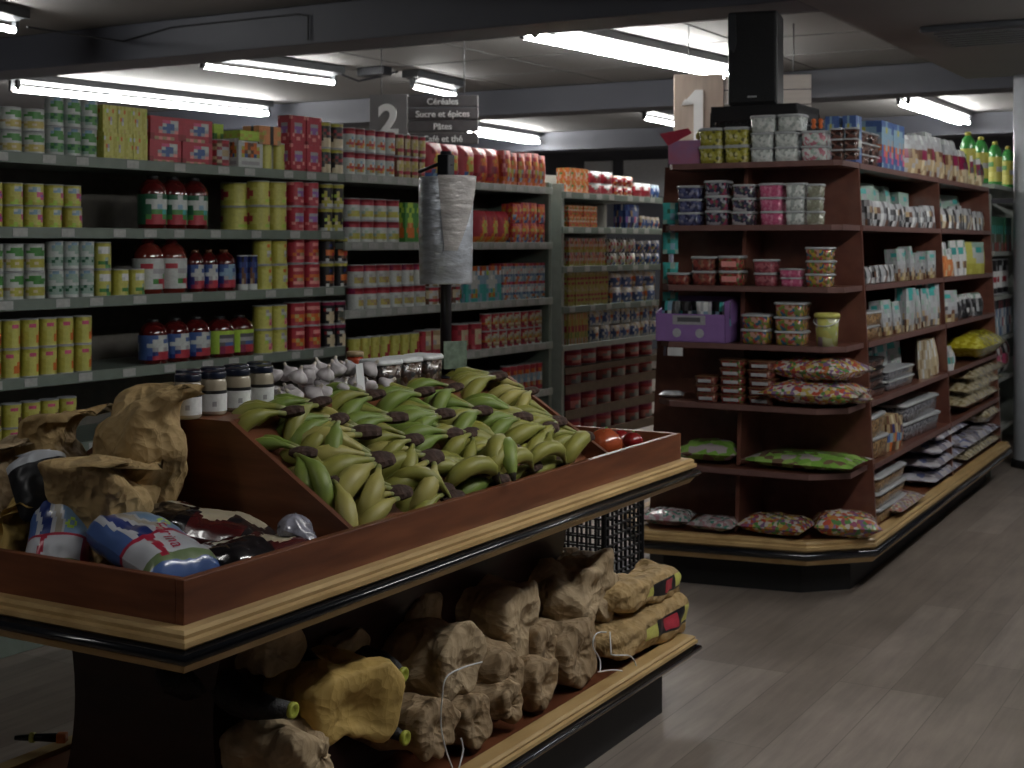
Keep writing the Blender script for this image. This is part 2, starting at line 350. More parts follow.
LI = [
 ((-9.25,7.9),(-8.95,10.65),'long bright fluorescent light above the left shelf, lit full length',True,34),
 ((-4.17,7.45),(-3.88,10.0),'long bright twin-tube ceiling light beside the speaker and aisle sign 1',True,34),
 ((-6.9,7.56),(-6.73,8.84),'short slim ceiling light left of aisle sign 2',False,22),
 ((-6.34,9.39),(-6.41,10.12),'small dim ceiling light just above aisle sign 2',False,16),
 ((-3.25,12.7),(-3.24,15.1),'bright ceiling light at far right above the bagged snacks',True,30),
 ((-8.4,13.6),(-8.5,15.3),'bright ceiling light behind the tall red packets',True,34),
 ((-5.9,12.9),(-5.95,14.2),'tiny distant ceiling light left of aisle sign 1',False,22),
 ((-6.4,4.3),(-6.72,5.72),'cut-off slim ceiling light at the upper left corner',False,22)]
for a, b, lb, tw, pw in LI: tube_light(a, b, lb, tw, CEIL if True else 0, pw)
# lights of the same kind outside the picture, over the customer's aisles
OFF = [((-.45,2.6),(-.45,5.0),'twin-tube ceiling light over the near end of the right aisle',SOF,20),
       ((-.25,6.4),(-.25,8.8),'twin-tube ceiling light over the middle of the right aisle',SOF,16),
       ((-2.6,-1.3),(-2.6,1.1),'twin-tube ceiling light over the aisle before the banana table',CEIL,8)]

for a, b, lb, zc, pw in OFF: tube_light(a, b, lb, True, zc, pw)
# cable on beam
mb = MB(); mb.tube([Px(27,27,-6.3),(-6.6,6.48,2.84),(-6.2,6.487,2.90),(-5.2,6.487,2.90),(-5.12,6.487,2.88),(-5.12,6.487,2.74)], .006, STEELB, 6)
tag(mb.obj('cable'), 'thin dark cable sagging from cut-off light onto the near beam', 'cable')
mb = MB(); mb.tube([(-6.72,8.9,2.9),(-6.6,9.0,2.84),(-6.45,9.1,2.88),(-6.4,9.25,2.93)], .010, STEELB, 6); mb.box(-6.62,9.0,2.88,-6.36,9.12,2.95,STEELB,bev=.01)
tag(mb.obj('cable'), 'dark loose cable and junction box between the two slim lights', 'cable')
# ceiling vent in the soffit
t = thing('ceiling_vent','dark flat ceiling vent at the upper right corner','vent',Pz(1000,30,SOF)+Vector((0,0,0)),0)
mb = MB(); DV = mat('vent_dark', (.05,.055,.065), rough=.5); mb.box(-.35,-.35,-.035,.35,.35,-.001,DV,bev=.01); mb.obj('frame', t)
mb = MB()
for k in range(7): mb.box(-.29,-.28+k*.085,-.045,.29,-.25+k*.085,-.034,pm('d'))
mb.obj('slats', t)
# column at right edge
mb = MB(); COLM = mat('column_paint', (.40,.42,.45), rough=.35, var=.05)
cc = Pz(1031,467,0); mb.lathe([(.115,0),(.115,.002),(.115,SOF if cc.y < 10.2 else CEIL)], COLM, 32, (cc.x,cc.y,0)); mb.lathe([(.13,0),(.13,.05),(.116,.055)], KICK, 32, (cc.x,cc.y,0))
tag(mb.obj('column'), 'smooth pale grey round column at the right edge', 'column')
# ------------------------------------------------------------------ aisle signs
def text_mesh(s, size, m, name, ext=.003, bold=0):
    cu = bpy.data.curves.new(name, 'FONT'); cu.body = s; cu.size = size; cu.extrude = ext; cu.align_x = 'CENTER'; cu.align_y = 'CENTER'; cu.offset = bold
    o = bpy.data.objects.new('tmp', cu); C.objects.link(o); bpy.context.view_layer.update()
    me = bpy.data.meshes.new_from_object(o.evaluated_get(bpy.context.evaluated_depsgraph_get())); bpy.data.objects.remove(o); bpy.data.curves.remove(cu)
    me.name = name; me.materials.clear(); me.materials.append(m); return me
def put_text(s, size, m, name, parent, loc, rot=(PI/2,0,0), bold=0):
    o = link(name, text_mesh(s, size, m, name, bold=bold), parent, loc); o.rotation_euler = rot; return o
LET = mat('white_lettering', (.85,.86,.86), rough=.5, var=.02)
def aisle_sign(pxl, pyt, d, num, lines, label, board, plank, wn, wp, hh, htop):
    base = d*Fv + (pxl-512)/FOC*d*Rv + Vector((0,0,EYE-(pyt-HZ)/FOC*d))
    t = thing('aisle_sign', label, 'sign', base, math.radians(22))
    mb = MB(); mb.box(0,-.02,-hh,wn,.02,0,board,bev=.004); mb.obj('number_board', t)
    n = len(lines); ph = .075*wp/.43
    for k, s in enumerate(lines):
        mb = MB(); z = -.012-k*ph; mb.box(wn+.004,-.012,z-ph+.008,wn+wp,.012,z,plank,bev=.003); pl = mb.obj('name_plank', t)
        if s: put_text(s, ph*.72, LET, 'lettering', pl, (wn+wp/2,-.016,z-ph/2), bold=.0006)
    if num == '1':
        m1 = MB(); m1.slab([(.185,-.022,-.10),(.185,-.022,-.46),(.125,-.022,-.46),(.125,-.022,-.19),(.070,-.022,-.155),(.045,-.022,-.20),(.135,-.022,-.10)], (0,-.006,0), LET); m1.obj('numeral', t)
    else: put_text(num, .40 if num == '1' else .27, LET, 'numeral', t, (wn*.50,-.024,-.225 if num == '1' else -.175), bold=.009)
    for x in (wn*.3, wn+wp*.8): mb = MB(); mb.tube([(x,0,-.01),(x,0,CEIL-base.z)], .004, pm('d'), 6); mb.obj('hanging_wire', t)
SB = mat('grey_sign_board', (.19,.185,.19), rough=.6, var=.05); SP = mat('dark_sign_plank', (.085,.080,.085), rough=.6, var=.1)
SB1 = mat('beige_wood_sign_board', (.44,.36,.30), rough=.6, scale=4, stretch=(8,1,1), var=.1); SP1 = mat('pale_sign_plank', (.62,.58,.54), rough=.6, scale=4, stretch=(1,1,8), var=.08)
aisle_sign(370,95,9.0,'2',['Céréales','Sucre et épices','Pâtes','Café et thé'],'grey hanging aisle sign with numeral 2 and four dark name planks',SB,SP,.25,.455,.46,CEIL)
aisle_sign(674,75,9.0,'1',['','','','',''],'beige hanging aisle sign with a white numeral 1 behind the speaker',SB1,SP1,.315,.55,.70,CEIL)
# ================================================================== left shelving (three bays)
LF = Frame((-4.247,3.552), -math.atan2(.131,4.068))
sA0, sAB, sB1, sC0, sC1 = -.7, LF.py(345,0), LF.py(553,0), LF.py(563,0), LF.py(663,0)
ZA = [1.892,1.609,1.335,1.039,.76,.48]; ZB = [1.895,1.555,1.215,.94,.655,.40]; ZC = [1.874,1.654,1.404,1.15]
rt = random.Random(3)
def bay(s0, s1, zs, label, tagw, post_l, post_r, lipm):
    t = thing('shelving_unit', label, 'shelving', LF.w(0,s0), LF.a); W = s1-s0
    mb = MB(); mb.box(-.47,0,.0,-.455,W,2.02 if W > 1.2 else 1.95,RACKD); mb.obj('back_panel', t)
    mb = MB(); mb.box(-.45,0,0,-.02,W,.14,RACK,bev=.004); mb.obj('base', t)
    for s in ([0] if post_l else [])+([W-.035] if post_r else []):
        mb = MB(); mb.box(-.50,s,0,-.01,s+.035,1.93,RACKL if post_l else RACK,bev=.003); mb.obj('upright', t)
    for z in zs:
        mb = MB(); mb.box(-.455,.001,z-.03,-.012,W-.001,z,RACK); mb.box(-.014,.001,z-.037,0,W-.001,z+.006,lipm,bev=.002); sh = mb.obj('shelf', t)
        y = rt.uniform(.03,.1)
        while y < W-.1:
            m2 = MB(); w = tagw*rt.uniform(.9,1.1); m2.box(.0005,y,z-.031,.002,y+w,z+.001,TAG); m2.obj('price_tag', sh)
            y += w+rt.choice([.10,.16,.2]) if tagw < .075 else w+.05
    return t
bay(sA0,sAB,ZA,'long grey-green shelving unit at left with cans and juice jugs','' or .065,False,False,RACK)
bay(sAB,sB1,ZB,'grey-green shelving unit behind the plastic bag roll with boxes and red packets',.08,False,True,RACKL)
bay(sC0,sC1,ZC,'narrow shelving unit with white-blue bags over trays of red cans',.07,True,False,RACK)
PEA = 'wwwwwwww/wwgggwww/wggggggw/wwwgggww/wwwwwwww/TceeeecT/weeceeew/wceeeecw/wwwwwwww'
PEG = 'wwllwwww/wlgggwww/wggggggw/wwwgggww/wwwwwwww/agGggGga/aGggGgGa/waaggaaw/wwwwwwww'
YEL = 'yyYYYYyy/yYwlwYyy/yYllwYyy/yYYYppyy/yYYYpPpy/yyYYYppy/yyLYLYyy/yLLyyyYy'
YEO = 'yyYYYyyy/yYppYYyy/yYYYYYyy/yyYYYooy/yyYYooRy/yyYYoooy/yyYYYyyy'
YER = 'yYYYYYYy/yYYYYYYy/YYYYYrrY/YYYYrrrr/YYYYrrrr/YYYYYrrY/yYYLLYYy/yYYYYYYy'
REDC = 'RrrrrrrR/rrwllwrr/rwsswwwr/rswwswrr/rrrrrrrr/RrcoTcrR'
RBX = 'rrrrrrrr/rrrppwwr/rrrwbbwr/rrhbbbhr/rrihbhir/RrrrrrrR/RTiTiTrR'
RBL = 'irrrrrri/rrrrrrrr/rrhhhhrr/rrPPPPrr/rrhPPhrr/rirrrrir/rrriirrr/RrrrrrrR'
BKG = 'yyyyTyyy/kkkkkkkk/kkRkkRkk/knkRRnkk/kknkkkkk/kkcccckk/kccccccn/nccccccn'
WRC = 'mRRRRRRm/mrrrrrrm/wwwwwwww/wwwlwwww/wwowrwww/worroeww/wweoewww/wwwwwwww'
BNY = 'RnrrrrnR/ncceeccn/nceeeecn/nceTTecn/RnrrrrnR/nneTTenn'
GRC = 'ggLLLLgg/gLLggLLg/gggLLggg/ggLLLLgg/ggoOOogg/goooooog/ggooooog/gggggggg'
RYB = 'rrrrrrrr/rRrorrrr/rroyyorr/rryyoyor/rroyyrrr/rbbyrrbr/bbllbbbr/blblblbb'
RNO = 'iiWiirrr/rrrrorrr/rooyorrr/rroooorr/rRmmrroo/Rroeoroo/rrmroorr/oroorooo'
BLB = 'olroolro/lLwwlWoW/llwWwlll/lwwwwwll/tlwwwltt/ttltyltt/tloyotlt/tltttllt'
BWR = 'rooprrpr/lwlwlwll/WwwwwiwW/WwwiwwwW/lbblblbl/lwoowwll/lTolwlll'
SODA = 'RrrrwrrR/rrcwwcrr/rcwTwwcr/rceTTecr/oeoTeoco/RrccccrR/rmTTTTmr/rrrwwrrr'
YCN = 'yYYYYYYy/yYyYYoYy/yYYYrrry/yYYYrrry/yYYrrYYy/yyLYYLyy'
GLB = 'GGGwGGGG/GwwwwwGG/GGwlwwGG/GGggtGGG/GgrrgGGG/GrrrrgGG'
WLB = 'wwwwwwww/wrrwwwww/wwwhhhww/wwwwwgrw/wwwgrrrw/wwwwwrrw'
BLL = 'BbbwwBBB/BbwwbbBB/BwwwwwwB/BBhwhwwB/BBmrrrBB/BmrrrrmB'
LLB = 'LLLLLLLL/LLddddLL/LLhhhdLL/LLdbbddL/LLmrrmLL/LLmrrrLL'
WA = 'left shelving'
def L_(sh, p0, p1, n, ly, hp, kind, art, name, desc, cat, bayc='A', **kw):
    zs = {'A':ZA,'B':ZB,'C':ZC}[bayc]; nm = ['top shelf','second shelf','third shelf','fourth shelf','fifth shelf','sixth shelf'][sh]
    where = nm + {'A':' of left shelving','B':' behind bag roll','C':' of narrow unit'}[bayc]
    if kind != 'bottle' : kw.setdefault('fill', .88 if kind == 'can' else .97)
    run(LF,'y',-.025,zs[sh]+.001,p0,p1,n,ly,hp,kind,art,name,desc,cat,where,desc+'s, '+where,**kw)
# top shelf
L_(0,-24,44,3,2,47,'can',PEA,'food_can','pale corn can with green leaf','can')
L_(0,45,95,3,2,59,'can',PEG,'food_can','tall pale pea can','can',jit=.002)
L_(0,96,141,3,2,54,'box','YyYyYYYy/yLwYYoYy/yYyYYYYy/yYYohYYy/YYYywYYy/yYYYYYYy/YyYeYYyY','food_box','lemon yellow box with faint print','box',d=.07)
L_(0,143,206,2,2,46,'box',RBX,'juice_carton_pack','red multipack carton with blue drawing','box',d=.12,fill=.98)
L_(0,208,230,1,1,28,'can','RrnrrnrR/rnTRRTnr/nTRhhRTn/nRhTThRn/nRhTThRn/nTRhhRTn/rnTRRTnr/RrnrrnrR','cookie_tin','round red-brown tin, no other like it','tin')
L_(0,231,256,1,1,30,'box','wWwwwwWw/wwonnoww/wyonooyw/wonTnoow/wybnobyw/wwwwwwww/whhhhhhw/wwwwwwww','food_box','white box with small picture','box',d=.10)
L_(0,257,282,2,1,28,'can','wyYYYYyy/wyYYYYYy/wyYYYrrY/wyYYYrRr/wyYYYYrY/wyYYYYYy','food_can','yellow-white can beside the red-blue boxes','can')
L_(0,284,315,2,2,56,'box',RBL,'food_box','red box with blue label','box',d=.08)
L_(0,316,341,2,2,52,'can',BKG,'food_can','black can with cream picture','can')
L_(0,342,392,5,2,47,'can',WRC,'food_can','white can with red top','can','B')
L_(0,392,422,4,2,44,'can',BNY,'food_jar','slim brown jar with cream label','jar','B')
L_(0,423,472,3,1,38,'packet',RYB,'food_packet','red packet with yellow and blue print','bag','B',d=.09)
L_(0,473,496,2,1,36,'packet',RNO,'food_packet','wide red-orange packet','bag','B',d=.09)
L_(0,497,547,6,1,34,'bag','iWiiiiii/irrrooii/rooyooor/iroooori/riyylori/Rroemorr/oorllooo/ioooiooi','food_packet','slim orange-red packet','packet','B',d=.09)
def extra(px, w, d, h, art, back, lb, cat, name, zo):
    y = LF.py(px, -.07-back); me = box_mesh(name, w, d, h, art); tag(link(name, me, None, LF.w(-.07-back, y, zo), LF.a+PI/2), lb, cat)
extra(262,.15,.10,.085,'OOOkOO/OeOkOe/OOOkOO/TOOkOT',.0,'orange box with dark stripe lying on the yellow-white cans','box','food_box',ZA[0]+.118)
extra(244,.16,.10,.045,'LLLLLL/yLyLLy/LyLLLL',.0,'flat lime box on top of the white picture box','box','food_box',ZA[0]+.128)
extra(214,.06,.06,.21,'LLL/gLg/LLL/gLL/LgL',.16,'green box standing behind the round red-brown tin','box','food_box',ZA[0]+.001)
# second shelf
L_(1,-20,81,5,2,45,'can',YEL,'food_can','broad yellow can with pink picture','can')
L_(1,145,207,3,1,54,'bottle',GLB,'juice_bottle','dark juice jug with green label','bottle',cap='k',fill=1.0)
L_(1,228,252,1,2,49,'can',YER,'food_can','dim yellow can with red spot, set back','can',back=.08)
L_(1,251,286,2,2,50,'can',YER,'food_can','bright yellow can with red spot','can')
L_(1,288,317,2,2,50,'can',RBL,'food_can','dark red can with blue band','can')
L_(1,319,341,2,2,48,'can','yyyyyyyy/kkkkkkkk/kkykkkkk/kLykkLkk/kkcykkkk/kyyyycck/wwywwwww','food_can','black can with yellow picture','can')
L_(1,345,398,4,2,44,'can','mRRRRRRm/mrrrrrrm/wwwwwwww/wwawwwww/waeyyaww/weyyyeww/wwwwwwww','food_can','white can with red top and yellow picture','can','B')
L_(1,399,420,2,1,40,'box',GRC,'juice_carton','green carton with orange fruit','carton','B',d=.07)
L_(1,422,472,3,1,36,'can',WRC,'food_can','white-red can half hidden by the roll','can','B')
L_(1,473,506,3,1,32,'packet',RYB.replace('b','o').replace('l','y'),'food_packet','bright red packet with yellow print','bag','B',d=.09)
L_(1,507,547,4,2,40,'bag','rrorrorr/roooooor/oyyooyor/roroorrr/orryllor/oloobbol/rolbbbor','food_packet','small orange-red packet with blue foot','packet','B',d=.08)
# third shelf
L_(2,-20,44,3,2,57,'can',PEA.replace('e','y'),'food_can','corn can with yellow band','can')
L_(2,45,92,3,2,57,'can',PEG.replace('g','a'),'food_can','grey-green bean can','can')
L_(2,93,109,1,2,55,'can','yyYYYYyy/yYWWWwYy/yYwWWwYy/yYYYYYYy/yYYYaYYy/yYggGYYy/yYYyggyy','food_can','lemon can with white panel','can')
L_(2,110,142,2,1,27,'can','yyYYYYyy/yYWWWwYy/yYwWWwYy/yYYYYYYy/yYYYaYYy/yYggGYYy/yYYyggyy','food_can','single-height lemon can with green foot','can')
L_(2,141,187,2,1,55,'bottle',WLB,'juice_bottle','tall red juice jug with white label','bottle',m=mat('red_brown_juice',(.16,.025,.018),rough=.12,coat=.8),fill=1.0)
L_(2,188,215,2,1,43,'bottle',BLL,'juice_bottle','small juice bottle with navy label','bottle',cap='n',fill=.98)
L_(2,217,235,1,1,42,'bottle',BLL.replace('w','l'),'juice_bottle','broader blue-label bottle, standing apart','bottle',cap='n')
L_(2,235,254,2,1,36,'can','BBkBBkBB/BbBBbBBb/kBnBBkBB/BbnnbBbb/kBTnBkBB/wwwwwwww','drink_can','slim blue drink can on pale tray','can')
L_(2,255,286,2,2,50,'can','yyYYYYyy/yYYoYYyy/yYYYYYYy/yYYwwYYy/yYYhLooy/yYYYooRy/yYYYYYyy','food_can','yellow can with orange fruit','can')
L_(2,288,318,2,2,50,'can','RrrrrrrR/rriiirrr/rrrrrrrr/rroooorr/rorTTorr/RriiiirR/RrrrrrrR','food_can','tomato red can with pale script','can')
L_(2,320,346,2,2,50,'can','yyeyyeyy/kkkkkkkk/kkkBkkkk/kkkkkokk/kkoooonk/kkooronk/kkknnkkk/kkwkkdkk','food_can','black can with orange picture','can')
L_(2,349,424,6,2,44,'can','mRRRRRRm/mrrrrrrm/wwwwwwww/wwhwwwww/wweTeTww/wweeTeww/wwwwwwww','food_can','white can with dark red top','can','B')
L_(2,425,459,3,2,36,'can',BNY.replace('e','w'),'food_can','brown-white can behind black pole','can','B')
L_(2,460,496,2,1,36,'box',BLB,'cereal_box','light blue box with star picture','box','B',d=.09)
L_(2,497,552,4,2,36,'box',BWR,'cereal_box','small blue-white box with red top','box','B',d=.09)
# fourth shelf
L_(3,-20,90,6,2,58,'can',YEO,'food_can','olive yellow can with orange blot','can')
L_(3,146,210,3,1,44,'bottle',BLL.replace('B','b').replace('m','B'),'juice_bottle','round jug with bright blue label','bottle',cap='k',fill=.97)
L_(3,213,254,2,1,41,'bottle',LLB,'juice_bottle','round jug with lime green label','bottle',cap='k',fill=.97)
L_(3,255,286,2,2,48,'can','yyYYYYyy/yYYhYYyy/yYYwwYYy/yYYLhYYy/yYYYipyy/yYYYpiYy/yYYYYYyy','food_can','yellow can with pale middle','can')
L_(3,288,320,2,2,48,'can','RrrrrrrR/RriiiirR/RrrrrrrR/RoeooeoR/RroeoorR/RrrrrrrR','food_can','deep red can with gold ring','can')
L_(3,321,343,2,2,46,'can','mmmmmmmm/kkkkkkkk/kRwwkkkk/kkkccnkk/kkccccnk/kkccccnk/kkkcckkk','food_can','black can with cream bean picture','can')
L_(3,347,416,7,1,26,'can',YCN,'food_can','narrow bright yellow can','can','B')
L_(3,417,441,2,1,26,'can','RrTTTTrR/rrccccrr/rrhccirr/rrTTTTrr/RrrrrrrR','food_can','red can with silver label by pole','can','B')
L_(3,455,480,2,1,28,'can','RrrrrrrR/rRccccrr/rrciicrr/rrccccrr/RrrrrrrR','food_can','dark red can right of pole','can','B')
L_(3,481,552,8,2,34,'can',SODA,'food_can','red and cream tall can','can','B')
# lower shelves
L_(4,-20,75,5,2,48,'can',YEO.replace('o','n'),'food_can','shadowed yellow can with brown blot','can')
L_(4,462,500,4,1,26,'can','RrrrrrrR/rrwllwrr/rwllllwr/rrwiiwrr/RrrrrrrR','food_can','red-blue can over the bananas','can','B')
L_(4,501,552,6,1,28,'can','rrrrrrrr/rrooTorr/hhlsllhh/illwwlii/rroTTorr/rrrrrrrr','food_can','silver-red can beside grey upright','can','B')
L_(5,515,552,4,1,24,'can','nnTTnnnn/nonTToon/nnoonnnn/nTTooTnn','food_can','dim brown can low beside upright','can','B')
# narrow bay: noodles, cups, flour bags
L_(0,563,583,2,2,25,'box','oeooeooo/ocooocoo/woggoowo/cocooocc/oicooico/OiooOoiO','noodle_box','orange noodle box','box','C',d=.09)
L_(0,584,607,2,2,23,'bag','WWwWWWWW/rWWWWrrr/rrwwrrrr/rrrirrrr/rRrrrrRr','sugar_bag','red bag with white top','bag','C',d=.09)
L_(0,608,627,2,2,20,'bag','WccWWWcc/rrWWWrrr/rwrrrwrr/oorroorr/rrccrrcc','sugar_bag','red-cream bag, second group','bag','C',d=.09)
L_(0,628,645,2,1,14,'bag','WWWWWWWW/rWWWrrWr/rrrrrrrr/rrrRrrrr','sugar_bag','low red bag with white cap','bag','C',d=.09)
L_(0,646,662,2,1,13,'bag','WlllWlWl/bbWbbbWb/bbbbbbbb/cbbBbbbb','sugar_bag','low blue-white bag at shelf end','bag','C',d=.09)
L_(1,563,592,4,2,22,'box','ocOcoocO/ogcrogoo/wcOwocwo/rooroooo/ogoorrog/ooooOoor','noodle_box','small orange and cream box','box','C',d=.09)
L_(1,620,634,1,1,24,'bag','BbBBbWbb/bBTbbbBB/PwBbpwBb/bnBkwbbB','flour_bag','tall blue bag leaning by dark gap','bag','C',d=.09)
L_(1,635,662,4,1,13,'bag','ccWccWWc/ccbbcbbc/obbbbbbo/cbbccbbc','flour_bag','short cream bag with blue oval','bag','C',d=.09)
L_(2,563,600,5,2,28,'box','wpicinch/ociocrin/wcicicwi/yoeoycoy/yeycyeyy','noodle_box','mixed cream and orange box','box','C',d=.09)
L_(2,601,630,3,2,27,'bag','wkwwnwWk/cWwcrWpc/wpcrwwyw/ccpWbbWy','snack_bag','mixed small white and red bag','bag','C',d=.09)
L_(2,631,662,3,2,24,'bag','WWWbWWWb/bbWbbbyb/ycbbbobb/Wbbybbbb','flour_bag','white-yellow-blue bag','bag','C',d=.09)
L_(3,563,603,6,2,33,'box','ececeeec/eeyeeyee/rrerrrer/eyeyeyee/rreyrrre/eyeeeyee/ceeyyece','rice_box','upright yellow box with red stripe','box','C',d=.09)
L_(3,604,650,4,2,31,'bag','WWccWWWc/cWWWWWcW/obbWbbbo/obbbbbbb/cbbbWbbc/TbbbbbbT','flour_bag','white flour bag with blue oval','bag','C',d=.09)
# shelf below: bags on fourth board front, then trays of red cans stacked on the base
zt = .40
tr = []
CARD = mat('brown_cardboard', (.17,.125,.085), rough=.8, var=.15, scale=30)
yc0, yc1 = LF.py(564,-.03), LF.py(661,-.03)
RCN = 'mmmmmmmm/mrrrrrmm/riiwwirm/rihwwhrm/rriiiirm/mrrrrrmm'
dm = depth(LF.w(-.03,(yc0+yc1)/2)); k_ = dm/FOC
zshelf5 = EYE-(346-HZ)*k_ - .0
t = ZC
L5 = EYE-(339.5-HZ)*k_
# fifth board
mb = MB(); sh = [o for o in bpy.data.objects if o.name.startswith('shelving_unit')][-1]
mb.box(-.455,.001,L5-.03,-.012,sC1-sC0-.001,L5,RACK); mb.box(-.014,.001,L5-.03,0,sC1-sC0-.001,L5+.006,RACKL,bev=.002); mb.obj('shelf', sh)
run(LF,'y',-.025,L5+.001,563,583,3,1,31,'box','ecoeeoce/eeyeoyee/rreorrre/gyegyeee/wcoewoce','rice_box','orange box with green foot','box','fifth shelf of narrow unit','orange boxes with green foot',d=.09,fill=.97)
run(LF,'y',-.025,L5+.001,584,660,7,2,31,'bag','WWccWWWc/cWbbWbcW/obbWbbbo/cbbbWbbc/wlwlwlww','flour_bag','blue-white flour bag','bag','fifth shelf of narrow unit','blue-white flour bags on the fifth shelf',d=.09,fill=.97)
for rI, (yt, yb) in enumerate(((362,378),(387,402),(411,426))):
    zb = EYE-(yb+6-HZ)*k_; pos = 'top second lowest'.split()[rI]
    t = thing('cardboard_tray', ['top','second','lowest'][rI]+' brown cardboard tray of red cans in the narrow unit stack', 'tray', LF.w(-.02,(yc0+yc1)/2,zb-.012), LF.a)
    hw = (yc1-yc0)/2; mb = MB(); mb.box(-.34,-hw,0,0,hw,.006,CARD)
    mb.box(-.006,-hw,0,0,hw,.062,CARD); mb.box(-.34,-hw,0,-.334,hw,.062,CARD); mb.box(-.34,-hw,0,0,-hw+.006,.062,CARD); mb.box(-.34,hw-.006,0,0,hw,.062,CARD); mb.obj('tray_body', t)
    run(LF,'y',-.034,zb-.005,566,659,6,1,23,'can',RCN,'food_can','%s tray red can with pink label'%pos,'can','narrow unit','red cans in the %s tray'%pos,fill=.9,jit=.001)
zb = EYE-(352-HZ)*k_
run(LF,'y',-.034,L5-.03-.112,566,659,6,1,16,'can',RCN,'food_can','uppermost red can under the flour bags','can','narrow unit','red cans on the uppermost tray',fill=.9,jit=.001)
t = thing('cardboard_tray','uppermost brown cardboard tray right under the flour bag shelf','tray',LF.w(-.02,(yc0+yc1)/2,L5-.03-.155),LF.a)
mb = MB(); mb.box(-.34,-hw,0,0,hw,.042,CARD,bev=.003); mb.obj('tray_body', t)
# ================================================================== moulded rails (pine / black bumper / pine)
def offset_poly(poly, o):
    n = len(poly); out = []
    for i in range(n):
        p0, p, p1 = Vector(poly[i-1]), Vector(poly[i]), Vector(poly[(i+1)%n])
        e0 = (p-p0).normalized(); e1 = (p1-p).normalized(); n0 = Vector((e0.y,-e0.x)); n1 = Vector((e1.y,-e1.x))
        b = (n0+n1); b = b/(b.length_squared/2) if b.length > 1e-6 else n0
        out.append(p+b*o)
    return out
def band(poly, prof, m, name, parent, smooth=False):
    prof = prof+[prof[0]]; mb = MB(); mb.loft([[(q.x,q.y,z) for q in offset_poly(poly,o)] for o, z in prof], m, smooth=smooth, cap=(False,False)); return mb.obj(name, parent)
def rail(poly, z, s, parent, k=1.0):
    """z = top of rail; poly is CCW outline of the board under it"""
    band(poly, [(-.02,z-.035*k),(.030*s,z-.035*k),(.040*s,z-.028*k),(.040*s,z-.018*k),(.032*s,z-.014*k),(.034*s,z-.006*k),(.026*s,z),(-.02,z)], PINE, 'pine_rail', parent)
    band(poly, [(-.02,z-.062*k),(.036*s,z-.062*k),(.048*s,z-.056*k),(.052*s,z-.048*k),(.048*s,z-.040*k),(.036*s,z-.0351*k),(-.02,z-.0351*k)], BLKT, 'black_bumper', parent, True)
    band(poly, [(-.02,z-.080*k),(.022*s,z-.080*k),(.036*s,z-.0621*k),(-.02,z-.0621*k)], PINE, 'pine_rail', parent)
# ================================================================== produce table
TX0, TX1, TY0, TY1 = -2.86, -1.836, 1.955, 4.30; TOP = .923; LEDGE = 1.137
DY0, DY1 = 2.495, 3.78
tb = thing('produce_table','large mahogany produce table with pine and black rails holding bananas','display table',(0,0,0))
sq = [(TX0,TY0),(TX1,TY0),(TX1,TY1),(TX0,TY1)]
def wall_ring(z0, z1, t=.02):
    mb = MB(); mb.box(TX1-t,TY0,z0,TX1,TY1,z1,WOOD,bev=.002); mb.box(TX0,TY0,z0,TX0+t,TY1,z1,WOOD,bev=.002)
    mb.box(TX0+t,TY0,z0,TX1-t,TY0+t,z1,WOOD,bev=.002); mb.box(TX0+t,TY1-t,z0,TX1-t,TY1,z1,WOOD,bev=.002); return mb
wall_ring(.80,TOP).obj('tray_wall', tb)
mb = MB(); mb.box(TX0+.01,TY0+.01,.765,TX1-.01,TY1-.01,.80,WOOD); mb.obj('tray_floor', tb)
rail(sq,.838,1.0,tb)
for y in (DY0, DY1):
    mb = MB(); mb.slab([(TX1-.02,y,.80),(TX1-.02,y,TOP),(-2.20,y,LEDGE),(-2.50,y,LEDGE),(TX0+.02,y,TOP),(TX0+.02,y,.80)], (0,.016,0), WOOD); mb.obj('divider', tb)
mb = MB(); mb.slab([(TX1-.025,DY0+.016,.80),(TX1-.025,DY0+.016,.86),(-2.215,DY0+.016,LEDGE-.03),(-2.215,DY0+.016,LEDGE),(-2.485,DY0+.016,LEDGE),(-2.485,DY0+.016,LEDGE-.03),(TX0+.025,DY0+.016,.86),(TX0+.025,DY0+.016,.80)], (0,DY1-DY0-.016,0), WOOD); mb.obj('sloped_deck', tb)
# pedestal with concave ends, and lower tray
px0, px1, pyA, pyB = -2.62, -2.05, 2.36, 4.0
mb = MB(); prof = []
for i in range(13):
    t = i/12; z = .20+t*.565; c = .07*math.sin(PI*t)**.8; prof.append((c, z))
pl = [(px1-.0-c,pyA,z) for c, z in prof]; pr = [(px0+c,pyA,z) for c, z in prof][::-1]
PED = mat('dark_mahogany', (.030,.012,.010), rough=.4, scale=3, stretch=(2,2,8), var=.25)
mb.slab([(x,pyA-.01,z) for x,_,z in pl+pr], (0,pyB-pyA,0), PED); mb.obj('pedestal', tb)
LT = [(TX0+.02,1.99),(TX1-.0,1.99),(TX1-.0,4.31),(TX0+.02,4.31)]
mb = MB(); mb.prism([tuple(q) for q in offset_poly(LT,-.021)], .17, .236, WOOD); mb.obj('lower_tray', tb)
rail(LT,.248,1.0,tb,.9)
K = offset_poly(LT,-.05); mb = MB(); mb.prism([tuple(q) for q in K], 0, .175, KICK); mb.obj('kick_board', tb)
